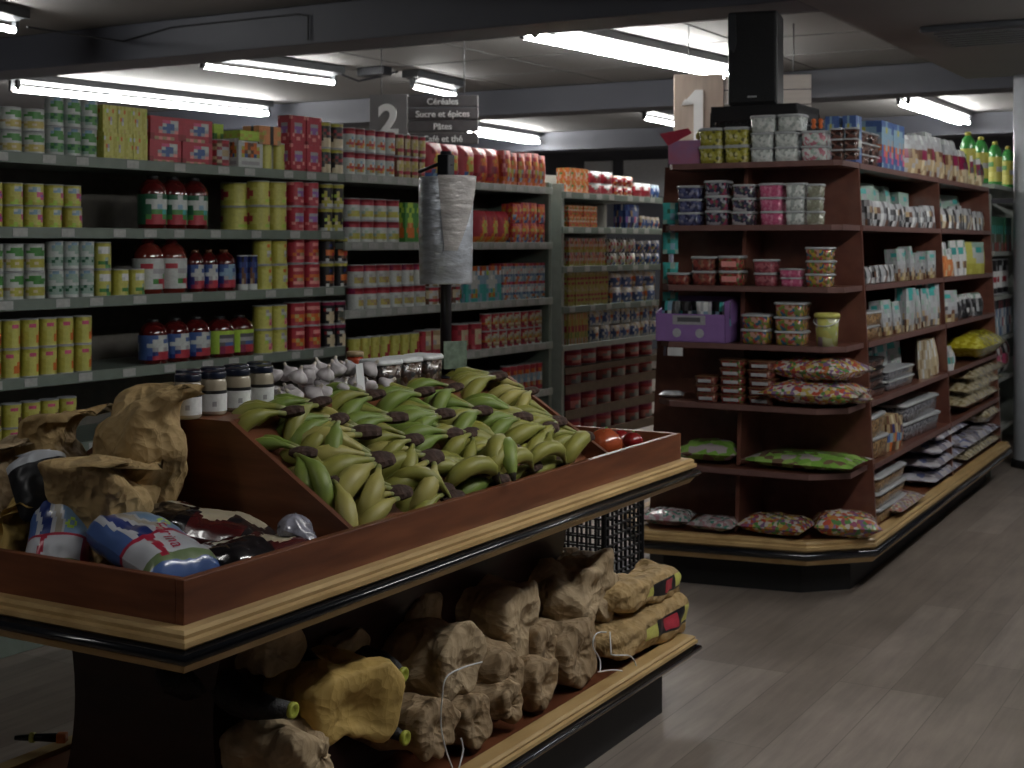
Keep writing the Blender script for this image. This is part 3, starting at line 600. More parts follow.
# ------------------------------------------------------------------ bananas
def banana_mesh(seed, Ln, rmax, m, stem, tip):
    rnd = random.Random(seed); mb = MB(); n = 11; seg = 7; rings = []; bend = rnd.uniform(.80,1.15)
    x = z = 0; ang = .20; step = Ln/n
    prof = [.30,.30,.42,.80,.97,1.0,1.0,.98,.92,.78,.48,.22]
    for i in range(n+1):
        r = rmax*prof[i]; c, s = math.cos(ang), math.sin(ang); ring = []
        for j in range(seg*1):
            a = 2*PI*j/seg; rr = r*(1.0+.09*math.cos(5*a))
            ring.append((x - rr*math.sin(a)*s, rr*math.cos(a), z + rr*math.sin(a)*c))
        rings.append(ring); x += step*c; z += step*s
        ang -= bend*2.1*(1/n)*(1.25 if 2 < i < 8 else .75)
    mb.loft(rings, m, matfn=lambda i, j: stem if i < 1 else tip if i >= n-1 else m); return mb.mesh('banana')
bcols = {'green':((.115,.19,.035),(.24,.29,.05)), 'mixed':((.16,.18,.03),(.34,.31,.065)), 'yellow':((.27,.25,.06),(.42,.37,.11))}
BM = {}
STEM = mat('banana_stem', (.20,.22,.06), rough=.5); TIP = mat('banana_tip', (.035,.028,.018), rough=.8); CROWN = mat('banana_crown', (.045,.022,.015), rough=.85, var=.5, scale=80, bump=.5)
for k, (a, b) in bcols.items():
    m = mat('banana_'+k, a, rough=.5, scale=9, col2=b); BM[k] = [banana_mesh(i*5+len(k), .19+.012*i, (.0180+.0012*i), m, STEM, TIP) for i in range(3)]
def crown_mesh():
    mb = MB(); rings = []
    for i in range(7):
        t = i/6; r = .0145*math.sin(PI*(.12+.8*t))**.6
        rings.append([(-.028+.052*t, r*1.25*math.cos(2*PI*j/9)*(1+.25*noise.noise(Vector((i,j,1.3)))), .75*r*math.sin(2*PI*j/9)*(1+.3*noise.noise(Vector((i,j,5))))) for j in range(9)])
    mb.loft(rings, CROWN, smooth=False); return mb.mesh('crown')
CRM = crown_mesh()
def crown_pos(px, py, lift=0):
    q = (py-HZ)/FOC; r = (px-512)/FOC; d = (1.8216+lift)/(q+.33-.5716*r)
    return d*Fv + r*d*Rv + Vector((0,0,EYE-q*d))
# (px, py, fingers, first heading, last heading, colour, scale, label)
BN = [
 (290,407,4,-150,-95,'mixed',1.0,'banana bunch nearest the row of glass jars, fingers pointing left'),
 (318,398,4,-140,-60,'green',.95,'small green banana bunch tucked right behind the first white garlic heads'),
 (372,391,5,-150,-70,'green',1.0,'green banana bunch below the white garlic heads, back row'),
 (422,388,5,-150,-80,'green',1.0,'green banana bunch below the clear packs at the back'),
 (453,384,4,-130,-60,'green',.9,'dark green banana bunch at foot of the black pole'),
 (495,373,5,-150,-75,'mixed',1.05,'topmost banana bunch right of the black pole'),
 (530,391,4,-140,-50,'yellow',.8,'loose yellowish banana bunch at back right by the divider'),
 (336,420,5,-120,-40,'green',.95,'shaded green banana bunch between the jars end and the yellow pair'),
 (394,418,5,-155,-85,'green',1.05,'bright green banana bunch in second row, left of middle'),
 (442,414,5,-150,-70,'green',1.0,'green banana bunch in second row at the middle'),
 (480,411,5,-150,-60,'green',1.0,'green banana bunch in second row below the topmost bunch'),
 (520,417,5,-155,-70,'green',1.05,'long green banana bunch pointing left in second row at right'),
 (556,421,5,-145,-60,'mixed',.95,'banana bunch just below the thin divider line at right'),
 (364,432,4,-150,-85,'yellow',1.22,'large yellow banana bunch at left with two big arched fingers'),
 (412,440,4,-130,-40,'mixed',.9,'shaded banana bunch behind the big front yellow bunch'),
 (449,433,5,-155,-75,'green',1.05,'striped green banana bunch in third row at the middle'),
 (470,434,4,-110,-20,'mixed',.9,'brown-crowned banana bunch touching the striped green one'),
 (547,428,6,-140,-25,'mixed',1.05,'wide hanging banana bunch of upright fingers near right end'),
 (584,437,5,-135,-20,'mixed',.95,'rightmost banana bunch, fingers hanging down beside the tomatoes'),
 (378,460,6,-150,-25,'yellow',1.18,'front yellow banana bunch fanned over the tray edge at left'),
 (430,458,4,-115,-15,'yellow',1.1,'mottled yellow banana bunch at front beside the fanned one'),
 (477,470,4,-150,-105,'mixed',1.0,'front banana bunch lying flat with fingers pointing left'),
 (510,451,6,-140,-15,'mixed',1.05,'front banana bunch of many upright fingers right of middle'),
]
rb = random.Random(11)
for ri, (xf, rn) in enumerate(((-1.945,'front'),(-2.03,'middle'),(-2.13,'rear'))):
    for k in range(9):
        BN.append(((xf+rb.uniform(-.015,.015), 2.64+.128*k-.05*(ri>0), 0), 0, 5, -150 if ri else -110, -60, ['green','mixed','mixed'][k%3], .95, 'partly buried banana bunch beneath the others, %s from left, %s row'%(ORD[k], rn)))
for k, (a, b, c_, u, v) in enumerate([(302,440,'green',-150,-110),(338,470,'yellow',-150,-100),(398,480,'yellow',-125,-60),(441,478,'mixed',-120,-60),(452,486,'mixed',-110,-50),(497,468,'green',-120,-55),(530,455,'mixed',-120,-50),(563,450,'mixed',-120,-50)]):
    BN.append((a, b, 4, u, v, c_, 1.0, 'low banana bunch along divider and front board, %s from left'%ORD[k]))
for i, (px, py, nf, h0, h1, col, sc, lb) in enumerate(BN):
    if isinstance(px, tuple): p = Vector((px[0], px[1], 1.137-.03-.66*(px[0]+2.21)+.052))
    else: p = crown_pos(px, py, .012); p.z -= .012 if p.x < -2.12 else (.030 if lb.startswith('low') else 0); t = thing('banana_bunch', lb, 'bananas', p, 0, None); tl = max(0, min(1, (p.x+2.20)/.22)); t.rotation_euler = (0, .10+.40*tl, 0)
    c = link('crown', CRM, t); H0 = max(h0-20, -160-15*tl); H1 = min(h1-20,-55); sc *= 1.27; roll = rb.choice((-1,1))*(.6 if isinstance(px,tuple) else .0); ph = math.radians((H0+H1)/2); c.rotation_euler = (0, .25, ph); c.scale = (1.0*sc,1.15*sc,1.1*sc)
    for k in range(nf):
        u = k/(nf-1); h = math.radians(H0+(H1-H0)*u); me = rb.choice(BM[col] if rb.random() < .8 else BM['mixed'])
        o = link('banana', me, t); perp = Vector((-math.sin(ph), math.cos(ph), 0))*(u-.5)*.036*sc
        o.location = Vector((math.cos(ph)*.012,math.sin(ph)*.012,.0))+perp+Vector((0,0,rb.uniform(-.004,.004)))
        dn = .06+rb.uniform(0,.12)
        o.rotation_euler = (roll+rb.uniform(-.25,.25), dn+rb.uniform(-.12,.12), h+rb.uniform(-.06,.06)); s = sc*rb.uniform(.88,1.02); o.scale = (s,s,s)
        TM = Matrix.Translation(t.location) @ t.rotation_euler.to_matrix().to_4x4(); vv = [v.co for v in list(me.vertices)[::3]]
        for it in range(14):                                # keep every finger inside the bin
            W_ = TM @ Matrix.LocRotScale(o.location, o.rotation_euler, o.scale); ws = [W_@v for v in vv]
            fr_ = any(q.x > TX1-.022 and q.z < TOP+.01 for q in ws)
            dv = any(q.y < DY0+.018 and q.z < TOP+(LEDGE-TOP)*min(1,(TX1-.02-q.x)/.345)+.01 for q in ws)
            if dv: o.rotation_euler.z += .16
            elif fr_ and it < 7: o.rotation_euler.y -= .10
            elif fr_: o.rotation_euler.z -= .2
            else: break
        else: bpy.data.objects.remove(o)
# small teal stickers on the front bunch
# ------------------------------------------------------------------ tomatoes / peppers in the far bin
def fruit(px, py, r, m, lb, calyx, z):
    p = Pz(px, py, z); t = thing('tomato', lb, 'tomato', (p.x,p.y,z-r*.85))
    mb = MB(); seg = 20; rings = []
    for i in range(1,12):
        a = PI*i/12; rings.append([(r*math.sin(a)*(1+.04*math.cos(5*2*PI*j/seg))*math.cos(2*PI*j/seg), r*math.sin(a)*(1+.04*math.cos(5*2*PI*j/seg))*math.sin(2*PI*j/seg), r*.85-r*.82*math.cos(a)-.12*r*(abs(math.cos(a))**8)*(-1 if math.cos(a)>0 else 1)*-1) for j in range(seg)])
    mb.loft(rings, m); mb.obj('flesh', t)
    if calyx:
        mb = MB()
        for k in range(5):
            a = 2*PI*k/5; mb.add([(0,0,1.60*r),(.35*r*math.cos(a+.25),.35*r*math.sin(a+.25),1.64*r),(.62*r*math.cos(a),.62*r*math.sin(a),1.62*r),(.35*r*math.cos(a-.25),.35*r*math.sin(a-.25),1.64*r)], [[0,3,2,1]], pm('g'))
        mb.tube([(0,0,1.58*r),(.1*r,0,1.80*r)], .004, pm('g'), 6); mb.obj('calyx', t)
OR_ = mat('orange_tomato_skin', (.34,.07,.025), rough=.2, coat=.5, scale=14, var=.3); DR_ = mat('dark_tomato_skin', (.20,.012,.012), rough=.2, coat=.5, scale=14, var=.3)
fruit(605,444,.058,OR_,'large orange-red tomato right next to the bananas',True,.915)
fruit(633,441,.034,DR_,'small dark red tomato at the right end of the bin',True,.905)
fruit(621,439,.036,DR_,'dark tomato half hidden behind the large orange one',False,.895)
mb = MB(); mb.slab([(TX1-.03,DY1+.02,.80),(TX1-.03,DY1+.02,.82),(-2.3,DY1+.02,.88),(-2.8,DY1+.02,.82),(-2.8,DY1+.02,.80)], (0,TY1-DY1-.05,0), WOOD); mb.obj('far_bin_floor', tb)
# ------------------------------------------------------------------ jars on the ledge
GLASSJ = mat('cream_jar_content', (.42,.37,.28), rough=.15, coat=.7, var=.1); NAVY = mat('navy_lid', (.006,.010,.026), rough=.3, coat=.3)
jb = MB(); r = .033
jb.lathe([(r*.9,0),(r,.006),(r,.074),(r*.93,.084),(r*.84,.090)], GLASSJ, 20); jbm = jb.mesh('glass_jar_body')
jl = MB(); jl.lathe([(r*.93,.088),(r*.95,.091),(r*.95,.102),(r*.90,.105)], NAVY, 24); jlm = jl.mesh('lid')
ja = MB(); 
def jf(i, j): return pm('k') if i == 3 else pm('h') if (i in (1,) and j in (13,)) else pm('W')
ja.lathe([(r*1.01,z) for z in (.010,.022,.034,.052,.060)], None, 20, cap=(False,False), matfn=jf); jam = ja.mesh('label')
for i in range(4):
    for row in range(2):
        y = 2.49+.088*i+.085*row; x = -2.325-.078*row
        o = thing('preserve_jar', ('%s from left of the front jars of cream sauce on the ledge'%['nearest jar','second jar','third jar','fourth jar'][i]) if row == 0 else
                  '%s from left in the rear row behind the cream sauce jars'%['first jar','second jar','third jar','fourth jar'][i], 'jar', (x,y,LEDGE), 1.2+.1*i, 'cream sauce jars on the ledge')
        for me in (jbm, jlm, jam): link(me.name.split('.')[0], me, o)
# ------------------------------------------------------------------ garlic
GAR = mat('garlic_skin', (.44,.41,.42), rough=.55, scale=25, var=.18); GARP = mat('garlic_neck', (.50,.45,.38), rough=.7)
def garlic(p, r, rot, lb):
    mb = MB(); rings = []; seg = 24
    for i in range(12):
        t = i/11; rr = r*[.35,.75,.96,1.0,.97,.86,.66,.42,.24,.17,.15,.12][i]
        rings.append([(rr*(1-.13*abs(math.cos(3.5*2*PI*j/seg))*(1 if i < 8 else 0))*math.cos(2*PI*j/seg), rr*(1-.13*abs(math.cos(3.5*2*PI*j/seg))*(1 if i < 8 else 0))*math.sin(2*PI*j/seg), r*1.72*t) for j in range(seg)])
    mb.loft(rings, GAR, matfn=lambda i, j: GARP if i > 8 else GAR); o = mb.obj('garlic_bulb'); o.location = p; o.rotation_euler = rot; tag(o, lb, 'garlic', 'garlic bulbs behind the bananas')
rg = random.Random(5); k = 0
for layer, (zz, xs, ys) in enumerate(((LEDGE+.004, (-2.27,-2.33,-2.39), [2.83+.062*i for i in range(7)]), (LEDGE+.05, (-2.30,-2.36), [2.86+.062*i for i in range(6)]))):
    for xi, x in enumerate(xs):
        for yi, y in enumerate(ys):
            k += 1
            lb = 'white garlic bulb, %s %s, %s from left'%(['bottom layer','upper layer'][layer], [['front row','middle row','back row'],['front row','back row']][layer][xi], ORD[yi])
            garlic((x+rg.uniform(-.004,.004), y+rg.uniform(-.004,.004), zz+.004), .029*rg.uniform(.9,1.06), (rg.uniform(-.8,.8),rg.uniform(-.8,.8),rg.uniform(0,6)), lb)
# ------------------------------------------------------------------ clear packs with white card tops, small red-capped jar, green card
DATES = bits('dark_dried_fruit', [(.035,.02,.015),(.07,.035,.02),(.10,.07,.05),(.03,.03,.03),(.16,.13,.11)], 70)
for i, px in enumerate((381,402,423)):
    y = Px(px,380,-2.32).y; t = thing('dried_fruit_pack', ['left','middle','right'][i]+' clear pack of dark dried fruit with white top, behind bananas','food pack',(-2.32,y,LEDGE), PI/2+.1*i-.15)
    a, b = tub_meshes('pack_body',.10,.10,.085,DATES,WHITEP); link('pack_body',a,t); link('lid',b,t)
mb = MB(); mb.slab([(0,-.03,0),(0,.03,.0),(0,.055,.085),(0,-.005,.085)], (.002,0,0), WHITEP); p = Px(363,392,-2.25); mb.obj('price_card'); o = bpy.data.objects[-1] if False else [q for q in bpy.data.objects if q.name.startswith('price_card')][-1]
o.location = (-2.255,p.y,LEDGE+.002); o.rotation_euler = (0,-.2,.3); tag(o,'blank white card leaning against the clear dried fruit packs','card')
t = thing('sauce_jar','small jar with orange-red content and gold lid behind white card','jar',(-2.44,Px(355,380,-2.44).y,LEDGE),0)
mb = MB(); mb.lathe([(.026,0),(.028,.006),(.028,.075),(.022,.088)], mat('red_sauce',(.35,.05,.02),rough=.2,coat=.5), 16); mb.obj('jar_body', t)
mb = MB(); mb.lathe([(.026,.086),(.026,.098),(.024,.1)], pm('T'), 16); mb.obj('lid', t)
yy = 3.66
t = thing('bag_roll_stand','black pole stand for the plastic bag roll rising behind the bananas','stand',(-2.35,yy,LEDGE))
mb = MB(); mb.tube([(0,0,0),(0,0,.70)], .0175, mat('black_pole',(.012,.013,.018),rough=.3,coat=.3), 16); mb.obj('pole', t)
mb = MB(); mb.lathe([(.06,0),(.06,.006),(.03,.012)], STEELB, 20); mb.obj('base_plate', t)
mb = MB(); mb.tube([(-.10,0,.64),(.0,-.0,.67),(.02,0,.655)], .006, STEELB, 8); mb.box(-.02,-.02,.62,.02,.02,.69,STEELB,bev=.004); mb.obj('arm', t)
FILM = mat('bag_roll_film', (.58,.62,.68), rough=.28, metal=.55, scale=9, stretch=(2,2,5), var=.28, bump=.6)
FILM2 = mat('bag_roll_film_fold', (.42,.40,.39), rough=.3, metal=.3, scale=9, stretch=(2,2,5), var=.2, bump=.5)
dirc = -Vector((-2.35,yy,0)).normalized(); rc = Vector((-2.35,yy,LEDGE))+dirc*.105
o = thing('plastic_bag_roll','large silvery roll of clear produce bags hanging on the black pole','bag roll',(rc.x,rc.y,1.43), math.atan2(dirc.y,dirc.x))
mb = MB(); mb.lathe([(.03,.004),(.078,0),(.080,.004),(.082,.16),(.083,.312),(.080,.322),(.03,.318)], FILM, 36); mb.obj('rolled_bags', o)
mb = MB(); pts = []
rings = []
for i in range(9):
    t_ = i/8; rings.append([(.0835*math.cos(a)+.001*i, .0835*math.sin(a)+.006*t_*(a>.2)*a, .10+.225*t_-.10*(1-t_)*(a-.1)*0) for a in [(-.3+1.6*(1-t_)*.0)+ (1.9)*j/10*(.25+.75*t_) -.2*(1-t_)+.45*(1-t_) for j in range(11)]])
mb.loft(rings, FILM2, cap=(False,False), closed=False); mb.obj('loose_bag_flap', o)
t = thing('price_sign','small dark green price sign at the foot of the black pole','sign',(-2.30,Px(455,357,-2.30).y,LEDGE),math.radians(60))
mb = MB(); mb.box(-.04,-.003,.03,.04,.003,.115,mat('green_card',(.11,.15,.11),rough=.5,scale=40,var=.5),bev=.001); mb.box(-.004,-.002,0,.004,.002,.03,STEELB); mb.obj('card', t)
# ------------------------------------------------------------------ crumpled paper sacks
def crumple(v, sd, amp, sc=9.0):
    q = v*sc+Vector((sd*7.3,sd*3.1,sd)); w = Vector((noise.noise(q*.9),noise.noise(q*.9+Vector((9,0,0))),noise.noise(q*.9+Vector((0,9,0)))))*.7
    R = random.Random(int(sd)*13+1); s = 0
    for k in range(9):
        d = Vector((R.gauss(0,1),R.gauss(0,1),R.gauss(0,1))).normalized(); f = .45*1.33**k; x = q.dot(d)*f+R.uniform(0,2)+.55*w.x
        s += (abs((x%2)-1)-.5)/f**.62*(.35+.65*abs(noise.noise(q*.5+d*9))*2)
    return amp*(s*1.05)
def sack_mesh(name, Lx, ry, rz, m, seed, pleat=.16, amp=.020, tie=.30, ex=2.6, sag=.15, decal=None, sticker=None, open_end=False):
    """filled sack lying along local X, gathered front end at +X; rests on z=0"""
    rnd = random.Random(seed); mb = MB(); n, seg = 38, 60; rings = []; kx = rnd.randint(5,8); ph = rnd.uniform(0,6)
    for i in range(n+1):
        t = i/n
        if t > .76:
            u = (t-.76)/.24; f = tie*.4+(1-tie*.4)*(1-u**1.7); x = Lx*.90+Lx*.10*(u*(1-u)*4)**.6*.45; f = max(f,.05)
        else: f = max(.12, (1-max(0,1-t/.38)**3))**.5; x = Lx*.90*t/.76
        ring = []
        ew = max(0, abs(t-.48)*2-.42)*1.5
        for j in range(seg):
            a = 2*PI*j/seg; ca, sa = math.cos(a), math.sin(a)
            k = (abs(ca)**ex+abs(sa)**ex)**(-1/ex)
            pr = 1+pleat*ew*math.sin(kx*a+ph+t*3)
            v = Vector((x, ry*f*k*ca*pr, rz*f*k*sa*pr*(1 if sa > 0 else 1-sag)))
            dd = crumple(v, seed, amp)*(.5+f); v += Vector((.3*dd, dd*ca, dd*sa)); ring.append(v)
        rings.append(ring)
    mz = min(v.z for r_ in rings for v in r_)
    rings = [[(v.x, v.y, v.z-mz) for v in r_] for r_ in rings]
    tri = MB(); o = 0
    vs = [p for r_ in rings for p in r_]; fs = []; ms = []
    for i in range(n):
        for j in range(seg):
            a, b, c, d = i*seg+j, i*seg+(j+1)%seg, (i+1)*seg+(j+1)%seg, (i+1)*seg+j
            mm = m
            if decal:
                t = (i+.5)/n; an = (j+.5)/seg
                for (t0,t1,a0,a1,dm) in decal:
                    if t0 < t < t1 and a0 < an < a1: mm = dm
            fs += [[a,b,c],[a,c,d]] if (i*7+j*3+seed)%2 else [[a,b,d],[b,c,d]]; ms += [mm,mm]
    fs.append(list(range(seg))[::-1]); ms.append(m); fs.append([n*seg+j for j in range(seg)]); ms.append(m)
    mb.add(vs, fs, ms, smooth=True)
    return mb.mesh(name), -mz
BLKN = mat('black_net', (.010,.010,.012), rough=.55, scale=150, var=.6, bump=.4)
def lower_sack(cx, cy, wpx, hpx, X, Lx, m, lb, seed, yaw=0, pitch=0, decal=None, name='paper_sack', group=None, tie=.3, pleat=.16, amp=.013, **kw):
    p = Px(cx+5, cy+3, X); d = depth(p); ry = min(wpx,hpx*1.25)/2*d/FOC*1.03; rz = hpx/2*d/FOC*1.05
    me, zc = sack_mesh(name, Lx, ry, rz, m, seed, decal=decal, tie=tie, pleat=pleat, amp=amp, **kw)
    o = link(name, me); fwd = Vector((math.cos(yaw),math.sin(yaw),0)); b = p-fwd*Lx*.93
    o.location = (b.x, b.y, max(.237, p.z-zc)); o.rotation_euler = (0, pitch, yaw); tag(o, lb, 'sack', group); return o
PRT0 = [( .25,.75,.88,.985,pm('k')),(.28,.42,.90,.97,pm('Y')),(.50,.66,.90,.97,pm('r')),(.68,.74,.90,.97,pm('Y'))]
S = lower_sack
S(472,720,46,56,-1.88,.36,PAPERD,'large round sack end in the bottom row beside the white string',21)
S(541,692,40,44,-1.88,.34,PAPERD,'round puckered sack end lowest at the middle of the shelf',23)
S(509,713,42,45,-1.87,.34,PAPERD,'round sack end low beside the rail, left of the puckered one',24)
S(434,728,60,58,-1.88,.36,PAPERD,'brown sack below the twisted one, crossed by white string',25)
S(508,672,50,54,-1.91,.36,PAPERD,'grey-brown sack with gathered end right of the white string',26)
S(544,647,42,52,-1.93,.36,PAPERD,'narrow sack standing between the big stack and open gap',27)
S(458,664,70,68,-1.92,.42,PAPERL,'pale twisted sack end left of the middle with white string',28,pleat=.28)
S(520,620,74,74,-1.96,.46,PAPERL,'big pale brown sack topmost on the pile under the table edge',29,ex=3.0)
S(576,667,58,56,-1.89,.36,PAPERD,'squat brown sack beneath the large light sack',30,pleat=.26)
S(580,626,62,32,-1.96,.34,PAPERD,'shaded flattened sack just beneath the light crumpled sack',31)
S(596,593,88,68,-1.94,.46,PAPERL,'large light crumpled sack with flared neck, right part of pile',32,tie=.9,pleat=.34,amp=.024)
def sack_y(px0, px1, X, z0, ry, rz, m, lb, seed, decal):
    y0, y1 = Px(px0,500,X).y, Px(px1,500,X).y; me, zc = sack_mesh('paper_sack', (y1-y0)*1.0, ry, rz, m, seed, decal=decal, tie=.9, pleat=.05, amp=.012, ex=4.6)
    o = link('paper_sack', me, None, (X-ry, y0, z0), PI/2); tag(o, lb, 'sack'); return o
PRT = [(.30,.42,.43,.53,pm('Y')),(.42,.80,.41,.55,pm('k')),(.52,.66,.43,.53,pm('r')),(.72,.78,.42,.54,pm('Y'))]
sack_y(620,688,-1.848,.238,.080,.058,PAPER,'printed paper sack resting on the rail at the right end, lower of two',33,PRT)
sack_y(627,682,-1.870,.238+.118,.080,.052,PAPER,'printed paper sack lying on top of the other printed one',34,PRT)
S(348,712,122,78,-1.90,.42,PAPERY,'mustard yellow paper sack with white barcode strip, front left',35,ex=3.4,amp=.014,tie=.78,pleat=.06,yaw=-.3)
S(320,757,130,60,-1.88,.34,PAPERL,'crumpled tan sack at the bottom left below the mustard one',36,pleat=.25,amp=.024)
S(278,650,70,50,-2.02,.34,PAPERD,'dim brown sack in shadow at the far left of pile',37)
S(345,655,80,50,-2.06,.34,PAPERD,'dim brown sack in deep shadow behind the mustard sack',38)
S(420,620,80,50,-2.10,.34,PAPERD,'dim sack under the table edge left of the big pale sack',39)
S(560,572,90,44,-2.12,.34,PAPERD,'dim sack at the back in shade above the light one',40)
# black net tubes with yellow-green clips
CLIP = mat('yellow_green_clip', (.40,.44,.06), rough=.4)
def net(cx, cy, X, lb, seed, r=.035, L=.36):
    p = Px(cx, cy, X); t = thing('net_bag', lb, 'net bag', p, 0)
    mb = MB(); rr = [.3,.8,1,1,1,.95,.9,.75,.55,.38]; mb.tube([(-L+L*i/9, .02*math.sin(i+seed), .03*(1-i/9)) for i in range(10)], [r*q for q in rr], BLKN, 14); mb.obj('net', t)
    mb = MB(); mb.lathe([(.006,0),(.015,0),(.018,.004),(.018,.012),(.012,.014),(.008,.008)], CLIP, 16); c = mb.obj('clip', t); c.rotation_euler = (0,PI/2,0); c.location = (-.002,.02*math.sin(9+seed),0)
net(404,673,-1.93,'black net bag with yellow-green clip right of the mustard sack',1,.04)
net(408,735,-1.90,'black net bag with yellow-green clip low beside the mustard sack',2,.03,.3)
net(336,670,-1.98,'black net bag with dim clip above the mustard sack',3,.04)
net(288,733-22,-1.93,'black net bag with dim clip left of the mustard sack',4,.045)
# barcode strip on mustard sack, drawn as printed card pieces lying on it
ms_ = [o for o in bpy.data.objects if o.get('label','').startswith('mustard yellow')][0]
inv = ms_.matrix_basis.inverted(); bv = BVHTree.FromPolygons([v.co[:] for v in ms_.data.vertices], [p.vertices[:] for p in ms_.data.polygons])
def surf(px, py, up):
    o_ = inv@Vector((0,0,EYE)); t_ = inv@(Fv*3+(px-512)/FOC*3*Rv+Vector((0,0,EYE-(py-HZ)/FOC*3))); h = bv.ray_cast(o_, (t_-o_).normalized())
    return h[0]+(o_-h[0]).normalized()*up*2 if h[0] else None
def patch(c, m, name, up, n=10):
    g_ = [[surf(*[ (c[0][k]*(1-i/n)+c[1][k]*i/n)*(1-j/3)+(c[3][k]*(1-i/n)+c[2][k]*i/n)*j/3 for k in (0,1)], up) for i in range(n+1)] for j in range(4)]
    if any(v is None for r_ in g_ for v in r_): print('PATCHMISS', name); return None
    mb = MB(); mb.add([tuple(v) for r_ in g_ for v in r_], [[j*(n+1)+i,j*(n+1)+i+1,(j+1)*(n+1)+i+1,(j+1)*(n+1)+i] for j in range(3) for i in range(n)], m if not isinstance(m, list) else [m[i%len(m)] for j in range(3) for i in range(n)]); return mb.obj(name, ms_)
patch(((346,736),(381,724),(382,737),(347,749)), [pm('s'),pm('s'),pm('h'),pm('d'),pm('s'),pm('d'),pm('h'),pm('d'),pm('s'),pm('s')], 'barcode_strip', .002)
# white strings
def string(pts, lb, r=.0022):
    mb = MB(); mb.tube(pts, r, WHITEP, 6); tag(mb.obj('tie_string'), lb, 'string')
X = -1.855
def spl(pts, n=8):
    out = []; P_ = [pts[0]]+pts+[pts[-1]]
    for i in range(1,len(P_)-2):
        for k in range(n):
            t = k/n; a,b,c,d = P_[i-1],P_[i],P_[i+1],P_[i+2]
            out.append(.5*((2*b)+(c-a)*t+(2*a-5*b+4*c-d)*t*t+(3*b-a-3*c+d)*t*t*t))
    return out+[pts[-1]]
string(spl([Px(482,662,-1.86),Px(462,668,-1.85),Px(446,678,-1.85),Px(442,700,-1.85),Px(441,725,-1.85),Px(446,750,-1.84),Px(455,775,-1.83)]), 'long white string looping down over the sacks at left of middle')
string(spl([Px(461,738,-1.85),Px(463,750,-1.845),Px(459,768,-1.84),Px(457,776,-1.84)]), 'short white string end hanging beside the long string')
string(spl([Px(606,632,-1.88),Px(596,634,-1.86),Px(593,646,-1.86),Px(600,660,-1.86),Px(600,672,-1.85)]), 'white string tied round the neck of the large light sack')
string(spl([Px(610,632,-1.88),Px(611,650,-1.85),Px(613,655,-1.85),Px(630,656,-1.84),Px(636,665,-1.83),Px(638,672,-1.815)]), 'white string trailing over the pine rail at right')
string(spl([Px(598,672,-1.85),Px(612,670,-1.84),Px(622,671,-1.835)]), 'short white string lying across sack beside the printed ones')
# black plastic crate behind the sacks at far end
CRT = mat('black_crate', (.012,.012,.014), rough=.45)
def crate(cx, cy, z, w, d, h, lb, rz=0):
    t = thing('plastic_crate', lb, 'crate', (cx,cy,z), rz); mb = MB()
    mb.box(-w/2,-d/2,0,w/2,d/2,.01,CRT); mb.box(-w/2,-d/2,h-.03,w/2,-d/2+.012,h,CRT); mb.box(-w/2,d/2-.012,h-.03,w/2,d/2,h,CRT); mb.box(-w/2,-d/2,h-.03,-w/2+.012,d/2,h,CRT); mb.box(w/2-.012,-d/2,h-.03,w/2,d/2,h,CRT)
    for sx in (-1,1):
        for sy in (-1,1): mb.box(min(sx*w/2,sx*(w/2-.014)),min(sy*d/2,sy*(d/2-.014)),.005,max(sx*w/2,sx*(w/2-.014)),max(sy*d/2,sy*(d/2-.014)),h-.02,CRT)
    mb.obj('rim_and_base', t)
    mb = MB()
    def grid(fn, W):
        n = int(W/.035)
        for k in range(n+1):
            a = -W/2+W*k/n; fn(a-.004, a+.004, .01, h-.03)
        for k in range(int(h/.035)): z_ = .02+k*.035; fn(-W/2, W/2, z_, z_+.007)
    grid(lambda a,b,c,e: mb.box(a,-d/2,c,b,-d/2+.008,e,CRT), w); grid(lambda a,b,c,e: mb.box(a,d/2-.008,c,b,d/2,e,CRT), w)
    grid(lambda a,b,c,e: mb.box(-w/2,a,c,-w/2+.008,b,e,CRT), d); grid(lambda a,b,c,e: mb.box(w/2-.008,a,c,w/2,b,e,CRT), d); mb.obj('lattice_side', t); return t
crate(-2.49,4.80,.0,.42,.34,.30,'black lattice plastic crate on the floor beyond the far end of table')
crate(-2.49,4.80,.301,.42,.34,.30,'black lattice plastic crate stacked on another beyond the table')
